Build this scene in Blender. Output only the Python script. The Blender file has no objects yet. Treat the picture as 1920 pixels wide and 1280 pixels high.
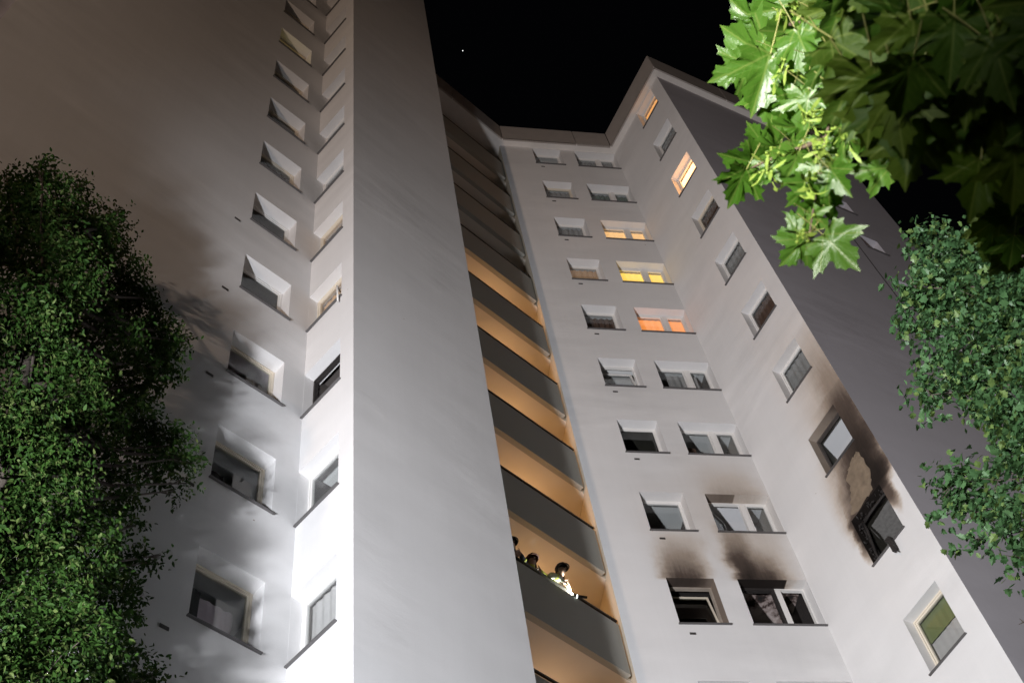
import bpy, bmesh, math, random
from mathutils import Matrix, Vector, noise
rnd = random.Random(11)
sc = bpy.context.scene
COL = sc.collection
PI = math.pi

# ------------------------------------------------------------------ camera
cam_d = bpy.data.cameras.new("camera")
cam = bpy.data.objects.new("camera", cam_d)
COL.objects.link(cam)
cam_d.sensor_width = 36.0
cam_d.lens = 2344.475 / 1920 * 36.0
cam_d.clip_start = 0.05
cam_d.clip_end = 2000
RT = Vector((0.97921, 0.17201, -0.10749))
UP = Vector((0.20284, -0.83040, 0.51894))
FW = Vector((0.0, 0.52996, 0.84803))
cam.matrix_world = Matrix(((RT.x, UP.x, -FW.x, 0), (RT.y, UP.y, -FW.y, 0), (RT.z, UP.z, -FW.z, 1.6), (0, 0, 0, 1)))
cam_d.dof.use_dof = True
cam_d.dof.focus_distance = 17.0
cam_d.dof.aperture_fstop = 9.0
sc.camera = cam

# ------------------------------------------------------------------ world, exposure
world = bpy.data.worlds.new("World")
sc.world = world
world.use_nodes = True
bg = world.node_tree.nodes["Background"]
bg.inputs[0].default_value = (0.55, 0.6, 0.8, 1)
bg.inputs[1].default_value = 0.0012
sc.view_settings.view_transform = 'Standard'
sc.view_settings.look = 'None'
sc.view_settings.exposure = 0.0
sc.view_settings.gamma = 1.0
sc.view_settings.use_curve_mapping = False
sc.render.engine = 'CYCLES'
sc.cycles.use_denoising = True
sc.cycles.max_bounces = 6
sc.cycles.transparent_max_bounces = 12
sc.cycles.sample_clamp_indirect = 4.0
sc.cycles.caustics_reflective = False
sc.cycles.caustics_refractive = False

FLOOD_POS = Vector((-5.75, -2.8, 4.4))
FLOOD_AIM = Vector((1.2, 11.8, 15.6))
FLOOD_W = 25800.0
FLOOD_COL = (0.935, 0.95, 1.0)
STREET_POS = Vector((-16.0, -25.0, 12.0))
STREET_AIM = Vector((1.0, 13.5, 31.0))
STREET_W = 16500.0
STREET_COL = (1.0, 0.74, 0.56)
LEAF_FILL_POS = Vector((-2.0, -3.0, 2.0))  # unseen lamp added to brighten the maple leaves
LEAF_FILL_AIM = LEAF_FILL_POS + Vector((0.474, 0.703, 0.53)) * 8
LEAF_FILL_W = 4600.0
LEAF_FILL_COL = (1.0, 0.98, 0.88)
GALLERY_W = 24.0

# ------------------------------------------------------------------ helpers
WM = {}                                   # object name -> intended world matrix

class MB:
    """collects faces, builds one mesh object"""
    def __init__(self):
        self.v = []; self.f = []; self.m = []; self.mi = 0
    def poly(self, pts):
        n = len(self.v); self.v += [tuple(p) for p in pts]
        self.f.append(tuple(range(n, n + len(pts)))); self.m.append(self.mi)
    def box(self, x0, x1, y0, y1, z0, z1):
        n = len(self.v)
        self.v += [(x0, y0, z0), (x1, y0, z0), (x1, y1, z0), (x0, y1, z0), (x0, y0, z1), (x1, y0, z1), (x1, y1, z1), (x0, y1, z1)]
        for q in ((0, 3, 2, 1), (4, 5, 6, 7), (0, 1, 5, 4), (1, 2, 6, 5), (2, 3, 7, 6), (3, 0, 4, 7)):
            self.f.append(tuple(n + i for i in q)); self.m.append(self.mi)
    def prism(self, pts, z0, z1):
        n = len(self.v); k = len(pts)
        self.v += [(p[0], p[1], z0) for p in pts] + [(p[0], p[1], z1) for p in pts]
        self.f.append(tuple(n + i for i in reversed(range(k)))); self.m.append(self.mi)
        self.f.append(tuple(n + k + i for i in range(k))); self.m.append(self.mi)
        for i in range(k):
            j = (i + 1) % k
            self.f.append((n + i, n + j, n + k + j, n + k + i)); self.m.append(self.mi)
    def tube(self, pts, rad, sides=8, caps=True):
        pts = [Vector(p) for p in pts]
        if not hasattr(rad, '__len__'): rad = [rad] * len(pts)
        n0 = len(self.v); ref = None
        for i, p in enumerate(pts):
            d = (pts[min(i + 1, len(pts) - 1)] - pts[max(i - 1, 0)]).normalized()
            if ref is None: ref = d.orthogonal().normalized()
            a = (ref - d * ref.dot(d)).normalized(); b = d.cross(a); ref = a
            for k in range(sides):
                t = 2 * PI * k / sides
                self.v.append(tuple(p + (a * math.cos(t) + b * math.sin(t)) * rad[i]))
        for i in range(len(pts) - 1):
            for k in range(sides):
                k2 = (k + 1) % sides
                self.f.append((n0 + i * sides + k, n0 + i * sides + k2, n0 + (i + 1) * sides + k2, n0 + (i + 1) * sides + k)); self.m.append(self.mi)
        if caps:
            self.f.append(tuple(n0 + k for k in reversed(range(sides)))); self.m.append(self.mi)
            self.f.append(tuple(n0 + (len(pts) - 1) * sides + k for k in range(sides))); self.m.append(self.mi)
    def ball(self, c, rx, ry, rz, nu=12, nv=8, v0=0.0, v1=1.0):
        n0 = len(self.v); c = Vector(c)
        for j in range(nv + 1):
            t = PI * (v0 + (v1 - v0) * j / nv)
            for i in range(nu):
                p = 2 * PI * i / nu
                self.v.append((c.x + rx * math.sin(t) * math.cos(p), c.y + ry * math.sin(t) * math.sin(p), c.z + rz * math.cos(t)))
        for j in range(nv):
            for i in range(nu):
                i2 = (i + 1) % nu
                self.f.append((n0 + j * nu + i, n0 + (j + 1) * nu + i, n0 + (j + 1) * nu + i2, n0 + j * nu + i2)); self.m.append(self.mi)
    def build(self, name, mats, parent=None, mat4=None, smooth=False):
        me = bpy.data.meshes.new(name)
        me.from_pydata(self.v, [], self.f)
        if not isinstance(mats, (list, tuple)): mats = [mats]
        for m in mats: me.materials.append(m)
        if len(mats) > 1: me.polygons.foreach_set("material_index", self.m)
        if smooth: me.polygons.foreach_set("use_smooth", [True] * len(self.f))
        me.update()
        return link(name, me, parent, mat4)

def link(name, data, parent=None, mat4=None):
    o = bpy.data.objects.new(name, data)
    COL.objects.link(o)
    if mat4 is None: mat4 = WM[parent.name].copy() if parent else Matrix.Identity(4)
    WM[o.name] = mat4.copy()
    if parent:
        o.parent = parent
        o.matrix_basis = WM[parent.name].inverted() @ mat4
    else:
        o.matrix_basis = mat4
    return o

def tag(o, label=None, cat=None, group=None, kind=None):
    if label: o["label"] = label
    if cat: o["category"] = cat
    if group: o["group"] = group
    if kind: o["kind"] = kind
    return o

def thing(name, loc, label, cat, group=None, rz=0.0):
    return tag(link(name, None, None, Matrix.Translation(loc) @ Matrix.Rotation(rz, 4, 'Z')), label, cat, group)

# ------------------------------------------------------------------ materials
def new_mat(name):
    m = bpy.data.materials.new(name); m.use_nodes = True
    nt = m.node_tree
    return m, nt, nt.nodes["Principled BSDF"]

def simple(name, col, rough=0.7, metal=0.0, bump=0.0, scale=40.0, var=0.0):
    m, nt, b = new_mat(name)
    b.inputs["Base Color"].default_value = (*col, 1); b.inputs["Roughness"].default_value = rough; b.inputs["Metallic"].default_value = metal
    if bump or var:
        tc = nt.nodes.new("ShaderNodeTexCoord"); n = nt.nodes.new("ShaderNodeTexNoise")
        n.inputs["Scale"].default_value = scale; n.inputs["Detail"].default_value = 5
        nt.links.new(tc.outputs["Object"], n.inputs["Vector"])
        if bump:
            bp = nt.nodes.new("ShaderNodeBump"); bp.inputs["Strength"].default_value = bump; bp.inputs["Distance"].default_value = 0.02
            nt.links.new(n.outputs["Fac"], bp.inputs["Height"]); nt.links.new(bp.outputs[0], b.inputs["Normal"])
        if var:
            r = nt.nodes.new("ShaderNodeMix"); r.data_type = 'RGBA'
            r.inputs[6].default_value = (*[c * (1 - var) for c in col], 1); r.inputs[7].default_value = (*[min(1, c * (1 + var)) for c in col], 1)
            nt.links.new(n.outputs["Fac"], r.inputs[0]); nt.links.new(r.outputs[2], b.inputs["Base Color"])
    return m

class NB:
    """tiny expression builder on a node tree"""
    def __init__(self, nt): self.nt = nt
    def op(self, o, *a, clamp=False):
        n = self.nt.nodes.new("ShaderNodeMath"); n.operation = o; n.use_clamp = clamp
        for i, x in enumerate(a):
            if isinstance(x, (int, float)): n.inputs[i].default_value = x
            else: self.nt.links.new(x, n.inputs[i])
        return n.outputs[0]
    def add(self, a, b): return self.op('ADD', a, b)
    def sub(self, a, b): return self.op('SUBTRACT', a, b)
    def mul(self, a, b): return self.op('MULTIPLY', a, b)
    def smooth(self, x, a, b):
        n = self.nt.nodes.new("ShaderNodeMapRange"); n.interpolation_type = 'SMOOTHSTEP'; n.clamp = True
        self.nt.links.new(x, n.inputs[0]); n.inputs[1].default_value = a; n.inputs[2].default_value = b
        return n.outputs[0]

def stucco(name, col, soot=(), burnt=(), smudge=()):
    """white rendered wall; soot = plumes (x0,x1,z0,height,spread,density,drift,power), burnt = charred reveals (x0,x1,z0,z1,density)"""
    m, nt, b = new_mat(name); N = NB(nt)
    tc = nt.nodes.new("ShaderNodeTexCoord"); sep = nt.nodes.new("ShaderNodeSeparateXYZ")
    nt.links.new(tc.outputs["Object"], sep.inputs[0]); X, Y, Z = sep.outputs
    def nz(scale, detail=4, vec=None, rough=0.55):
        n = nt.nodes.new("ShaderNodeTexNoise"); n.inputs["Scale"].default_value = scale; n.inputs["Detail"].default_value = detail; n.inputs["Roughness"].default_value = rough
        nt.links.new(vec or tc.outputs["Object"], n.inputs["Vector"]); return n.outputs["Fac"]
    # slanting trowel sweeps
    mp = nt.nodes.new("ShaderNodeMapping"); mp.inputs["Rotation"].default_value = (0, -0.22, 0); mp.inputs["Scale"].default_value = (0.5, 0.6, 1.5)
    nt.links.new(tc.outputs["Object"], mp.inputs["Vector"])
    cloud = nz(0.5, 3); patch = N.smooth(nz(0.33, 3), 0.42, 0.66); sweeps = N.add(0.5, N.mul(N.sub(nz(1.1, 5, mp.outputs[0]), 0.5), N.add(0.25, N.mul(patch, 0.75)))); fine = nz(220, 3); grit = nz(60, 4)
    tone = N.add(0.90, N.add(N.mul(N.sub(sweeps, 0.5), 0.42), N.add(N.mul(N.sub(cloud, 0.5), 0.14), N.mul(N.sub(grit, 0.5), 0.10))))
    # rain streaks
    mp2 = nt.nodes.new("ShaderNodeMapping"); mp2.inputs["Scale"].default_value = (5.0, 5.0, 0.12)
    nt.links.new(tc.outputs["Object"], mp2.inputs["Vector"])
    tone = N.add(tone, N.mul(N.sub(nz(1.6, 5, mp2.outputs[0]), 0.5), 0.05))
    colm = nt.nodes.new("ShaderNodeMix"); colm.data_type = 'RGBA'; colm.blend_type = 'MULTIPLY'; colm.inputs[0].default_value = 1
    colm.inputs[6].default_value = (*col, 1)
    cc = nt.nodes.new("ShaderNodeCombineColor")
    for i in range(3): nt.links.new(tone, cc.inputs[i])
    nt.links.new(cc.outputs[0], colm.inputs[7])
    out = colm.outputs[2]
    # small dark specks (fixings, chips)
    vo = nt.nodes.new("ShaderNodeTexVoronoi"); vo.inputs["Scale"].default_value = 0.75
    nt.links.new(tc.outputs["Object"], vo.inputs["Vector"])
    speck = N.mul(N.smooth(vo.outputs["Distance"], 0.014, 0.008), 0.5)
    keep = N.sub(1.0, speck)
    nx = N.mul(N.sub(nz(1.3, 5), 0.5), 0.55); nzz = N.mul(N.sub(nz(1.9, 5), 0.5), 0.35)
    Xd = N.add(N.add(X, nx), N.mul(N.sub(nz(9, 6), 0.5), 0.10)); Zd = N.add(Z, nzz)
    mp3 = nt.nodes.new("ShaderNodeMapping"); mp3.inputs["Scale"].default_value = (6.0, 1.0, 0.7)
    nt.links.new(tc.outputs["Object"], mp3.inputs["Vector"])
    streak = N.smooth(N.add(N.mul(nz(2.2, 8, mp3.outputs[0], 0.7), 0.65), N.mul(nz(12, 8, None, 0.7), 0.35)), 0.30, 0.66)
    for (x0, x1, z0, h, spread, dens, drift, pw) in soot:
        dz = N.sub(Zd, z0)
        t = N.op('DIVIDE', dz, h, clamp=True)
        xc = N.add((x0 + x1) / 2, N.mul(dz, drift)); hw = N.add((x1 - x0) / 2, N.mul(dz, spread))
        u = N.op('DIVIDE', N.op('ABSOLUTE', N.sub(Xd, xc)), hw)
        mk = N.mul(N.smooth(u, 1.5, 0.25), N.op('POWER', N.sub(1.0, t), pw))
        mk = N.mul(mk, N.smooth(Z, z0 - 0.10, z0 + 0.015))
        mk = N.mul(mk, N.add(N.add(0.80, N.mul(mk, 0.08)), N.mul(streak, 0.17)))
        keep = N.mul(keep, N.sub(1.0, N.mul(mk, dens)))
    for (cx, cz, rx, rz, dens) in smudge:
        a = N.op('DIVIDE', N.sub(Xd, cx), rx); c = N.op('DIVIDE', N.sub(Zd, cz), rz)
        r = N.op('SQRT', N.add(N.mul(a, a), N.mul(c, c)))
        keep = N.mul(keep, N.sub(1.0, N.mul(N.smooth(r, 1.15, 0.25), dens)))
    for (x0, x1, z0, z1, dens) in burnt:
        ins = N.mul(N.mul(N.smooth(X, x0 - 0.03, x0), N.smooth(X, x1 + 0.03, x1)), N.mul(N.smooth(Z, z0 - 0.03, z0), N.smooth(Z, z1 + 0.03, z1)))
        ins = N.mul(ins, N.smooth(Y, 0.002, 0.02))
        keep = N.mul(keep, N.sub(1.0, N.mul(ins, dens)))
    k2 = N.sub(1.0, keep)
    ramp = nt.nodes.new("ShaderNodeValToRGB"); e = ramp.color_ramp.elements
    e[0].position = 0.0; e[0].color = (1, 1, 1, 1); e[1].position = 1.0; e[1].color = (0.018, 0.014, 0.012, 1)
    for pos, c in ((0.18, (0.80, 0.73, 0.66, 1)), (0.4, (0.46, 0.38, 0.31, 1)), (0.7, (0.13, 0.098, 0.08, 1))):
        el = e.new(pos); el.color = c
    nt.links.new(k2, ramp.inputs[0])
    fin = nt.nodes.new("ShaderNodeMix"); fin.data_type = 'RGBA'; fin.blend_type = 'MULTIPLY'; fin.inputs[0].default_value = 1
    nt.links.new(out, fin.inputs[6]); nt.links.new(ramp.outputs[0], fin.inputs[7])
    nt.links.new(fin.outputs[2], b.inputs["Base Color"])
    b.inputs["Roughness"].default_value = 0.9
    b.inputs["Specular IOR Level"].default_value = 0.15
    mp4 = nt.nodes.new("ShaderNodeMapping"); mp4.inputs["Rotation"].default_value = (0, -0.30, 0); mp4.inputs["Scale"].default_value = (1.5, 1.5, 2.8)
    nt.links.new(tc.outputs["Object"], mp4.inputs["Vector"])
    ripple = N.mul(nz(1.7, 5, mp4.outputs[0], 0.6), N.add(0.35, N.mul(patch, 0.65)))
    hgt = N.add(N.add(N.mul(sweeps, 0.9), N.mul(ripple, 0.26)), N.add(N.mul(grit, 0.07), N.mul(fine, 0.03)))
    bp = nt.nodes.new("ShaderNodeBump"); bp.inputs["Strength"].default_value = 0.36; bp.inputs["Distance"].default_value = 0.05
    nt.links.new(hgt, bp.inputs["Height"]); nt.links.new(bp.outputs[0], b.inputs["Normal"])
    return m

def glow(name, col, strength, var=0.35, stripes=True, base=(0.6, 0.5, 0.4)):
    """lit curtain: cloth that passes the room lamp's light"""
    m, nt, b = new_mat(name); N = NB(nt)
    tc = nt.nodes.new("ShaderNodeTexCoord"); mp = nt.nodes.new("ShaderNodeMapping"); mp.inputs["Scale"].default_value = (6, 1, 0.8)
    nt.links.new(tc.outputs["Object"], mp.inputs["Vector"])
    n = nt.nodes.new("ShaderNodeTexNoise"); n.inputs["Scale"].default_value = 1.0; n.inputs["Detail"].default_value = 3
    nt.links.new(mp.outputs[0], n.inputs["Vector"])
    s = N.mul(N.add(1.0 - var / 4, N.mul(N.sub(n.outputs["Fac"], 0.25), var)), strength)
    b.inputs["Base Color"].default_value = (*base, 1); b.inputs["Roughness"].default_value = 0.9
    b.inputs["Emission Color"].default_value = (*col, 1)
    nt.links.new(s, b.inputs["Emission Strength"])
    return m

def emit(name, col, strength):
    m, nt, b = new_mat(name)
    b.inputs["Base Color"].default_value = (0, 0, 0, 1)
    b.inputs["Emission Color"].default_value = (*col, 1); b.inputs["Emission Strength"].default_value = strength
    return m

def glass_mat(name, tint=(0.88, 0.89, 0.89), refl=0.08, rough=0.02):
    m = bpy.data.materials.new(name); m.use_nodes = True; nt = m.node_tree
    for n in list(nt.nodes): nt.nodes.remove(n)
    o = nt.nodes.new("ShaderNodeOutputMaterial"); t = nt.nodes.new("ShaderNodeBsdfTransparent"); g = nt.nodes.new("ShaderNodeBsdfGlossy"); mx = nt.nodes.new("ShaderNodeMixShader")
    t.inputs[0].default_value = (*tint, 1); g.inputs["Roughness"].default_value = rough
    lw = nt.nodes.new("ShaderNodeLayerWeight"); N = NB(nt)
    nt.links.new(N.add(N.mul(N.op('POWER', lw.outputs["Facing"], 5.0), 0.8), 0.02 + refl * 0.2), mx.inputs[0])
    nt.links.new(t.outputs[0], mx.inputs[1]); nt.links.new(g.outputs[0], mx.inputs[2]); nt.links.new(mx.outputs[0], o.inputs[0])
    return m

def leaf_mat(name, c0, c1, trans=0.30, rough=0.42, spec=0.5, vein=0.0):
    m = bpy.data.materials.new(name); m.use_nodes = True; nt = m.node_tree; N = NB(nt)
    b = nt.nodes["Principled BSDF"]; o = nt.nodes["Material Output"]
    geo = nt.nodes.new("ShaderNodeNewGeometry"); oi = nt.nodes.new("ShaderNodeObjectInfo"); tc = nt.nodes.new("ShaderNodeTexCoord")
    n = nt.nodes.new("ShaderNodeTexNoise"); n.inputs["Scale"].default_value = 25; nt.links.new(tc.outputs["Object"], n.inputs["Vector"])
    f = N.op('FRACT', N.add(geo.outputs["Random Per Island"], oi.outputs["Random"]))
    f = N.add(N.mul(f, 0.8), N.mul(n.outputs["Fac"], 0.25))
    mx = nt.nodes.new("ShaderNodeMix"); mx.data_type = 'RGBA'; nt.links.new(f, mx.inputs[0])
    mx.inputs[6].default_value = (*c0, 1); mx.inputs[7].default_value = (*c1, 1)
    src = mx.outputs[2]
    if vein:
        sp = nt.nodes.new("ShaderNodeSeparateXYZ"); nt.links.new(tc.outputs["Object"], sp.inputs[0]); x, y = sp.outputs[0], sp.outputs[1]
        vm = 0.0
        for a in (0.0, 0.80, -0.80, 1.62, -1.62):
            ca, sa = math.cos(a), math.sin(a)
            d = N.op('ABSOLUTE', N.sub(N.mul(x, ca), N.mul(y, sa))); al = N.add(N.mul(x, sa), N.mul(y, ca))
            vm = N.op('MAXIMUM', vm, N.mul(N.smooth(d, 0.022, 0.006), N.smooth(al, -0.01, 0.03)))
            fr = N.op('FRACT', N.mul(N.sub(al, N.op('MULTIPLY', d, 1.1)), 7.0))          # side veins
            vm = N.op('MAXIMUM', vm, N.mul(N.mul(N.smooth(fr, 0.14, 0.05), N.smooth(d, 0.2, 0.12)), N.mul(N.smooth(al, 0.05, 0.15), 0.45)))
        mv = nt.nodes.new("ShaderNodeMix"); mv.data_type = 'RGBA'; nt.links.new(N.mul(vm, vein), mv.inputs[0])
        nt.links.new(src, mv.inputs[6]); mv.inputs[7].default_value = (0.24, 0.30, 0.08, 1); src = mv.outputs[2]
    nt.links.new(src, b.inputs["Base Color"])
    b.inputs["Roughness"].default_value = rough; b.inputs["Specular IOR Level"].default_value = spec
    tr = nt.nodes.new("ShaderNodeBsdfTranslucent")
    hs = nt.nodes.new("ShaderNodeHueSaturation"); hs.inputs["Hue"].default_value = 0.48; hs.inputs["Value"].default_value = 1.5; hs.inputs["Saturation"].default_value = 1.1
    nt.links.new(src, hs.inputs["Color"]); nt.links.new(hs.outputs[0], tr.inputs[0])
    ms = nt.nodes.new("ShaderNodeMixShader"); ms.inputs[0].default_value = trans
    nt.links.new(b.outputs[0], ms.inputs[1]); nt.links.new(tr.outputs[0], ms.inputs[2]); nt.links.new(ms.outputs[0], o.inputs[0])
    bp = nt.nodes.new("ShaderNodeBump"); bp.inputs["Strength"].default_value = 0.25; bp.inputs["Distance"].default_value = 0.004
    nt.links.new(n.outputs["Fac"], bp.inputs["Height"]); nt.links.new(bp.outputs[0], b.inputs["Normal"])
    return m

# ------------------------------------------------------------------ tree data projected from image pixels to assumed distances (metres, world)
LEFT_CLUMPS = [[-5.6, 6.03, 16.98, 0.46], [-5.75, 5.97, 16.21, 0.57], [-5.53, 6.85, 17.71, 0.49], [-5.68, 7.71, 19.21, 0.36], [-5.23, 6.37, 15.32, 0.61], [-5.45, 7.88, 17.98, 0.5], [-5.23, 8.33, 17.72, 0.39], [-5.3, 6.3, 13.98, 0.57], [-5.29, 7.68, 15.96, 0.58], [-4.96, 8.52, 17.17, 0.39], [-5.07, 6.99, 13.73, 0.57], [-5.14, 8.44, 16.01, 0.45], [-4.84, 8.69, 16.69, 0.27], [-5.03, 6.41, 12.2, 0.51], [-5.13, 7.84, 13.99, 0.53], [-4.96, 8.61, 15.2, 0.34], [-4.6, 8.92, 15.08, 0.29], [-4.43, 9.02, 14.89, 0.17], [-4.7, 8.81, 14.47, 0.25], [-4.89, 6.99, 12.01, 0.52], [-4.93, 8.31, 13.39, 0.38], [-5.03, 7.07, 11.33, 0.5], [-4.76, 7.78, 11.81, 0.47], [-4.81, 8.78, 12.73, 0.24], [-4.76, 7.38, 10.75, 0.49], [-4.88, 8.77, 12.09, 0.36], [-4.8, 7.18, 9.96, 0.46], [-4.37, 7.41, 9.99, 0.41], [-4.74, 8.93, 11.41, 0.27], [-4.56, 7.32, 9.46, 0.45], [-4.54, 8.27, 10.25, 0.38], [-4.53, 9.14, 11.1, 0.18], [-5.84, 5.51, 14.53, 0.58], [-5.78, 6.0, 13.35, 0.61], [-5.54, 6.33, 12.0, 0.57], [-5.29, 6.56, 10.75, 0.53], [-4.96, 6.64, 9.47, 0.49], [-4.52, 7.5, 8.98, 0.49], [-4.64, 9.01, 10.26, 0.45], [-4.76, 7.01, 8.64, 0.47], [-4.27, 7.85, 8.66, 0.49], [-4.6, 9.07, 13.04, 0.08], [-4.48, 9.01, 13.02, 0.05], [-4.4, 9.17, 14.54, 0.1], [-4.55, 9.16, 14.42, 0.08], [-4.42, 9.19, 11.27, 0.1], [-4.36, 9.31, 11.42, 0.06], [-5.54, 7.52, 19.63, 0.12], [-4.71, 8.73, 17.41, 0.13], [-4.7, 8.95, 17.87, 0.07], [-5.47, 5.66, 17.05, 0.1], [-5.7, 6.07, 18.16, 0.07], [-5.87, 5.58, 16.85, 0.1], [-5.64, 6.61, 18.73, 0.11], [-4.63, 9.1, 12.18, 0.08], [-4.75, 8.79, 13.37, 0.09], [-4.42, 9.43, 15.43, 0.06], [-5.04, 8.29, 18.05, 0.11]]
RIGHT_CLUMPS = [[4.02, 6.13, 11.52, 0.22], [4.08, 5.93, 11.06, 0.2], [4.23, 6.09, 10.97, 0.23], [3.58, 6.04, 10.76, 0.19], [3.86, 6.18, 10.7, 0.3], [4.01, 6.0, 10.24, 0.34], [3.54, 6.28, 10.48, 0.2], [3.68, 6.09, 9.83, 0.29], [4.04, 6.19, 9.83, 0.33], [3.59, 6.54, 10.14, 0.22], [3.26, 6.34, 9.63, 0.16], [3.6, 6.31, 9.47, 0.24], [3.5, 5.88, 8.67, 0.25], [3.59, 6.35, 8.83, 0.16], [3.1, 6.56, 8.79, 0.17], [3.09, 6.83, 8.9, 0.11], [3.16, 6.67, 8.55, 0.16], [3.23, 6.21, 8.35, 0.13], [3.14, 6.34, 8.02, 0.16], [3.01, 6.61, 8.22, 0.08], [2.98, 6.13, 7.5, 0.11], [4.23, 5.73, 9.77, 0.32], [3.86, 5.74, 8.83, 0.34], [3.54, 5.9, 8.16, 0.32], [3.26, 6.02, 7.63, 0.27], [3.02, 6.69, 7.45, 0.04]]
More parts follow.
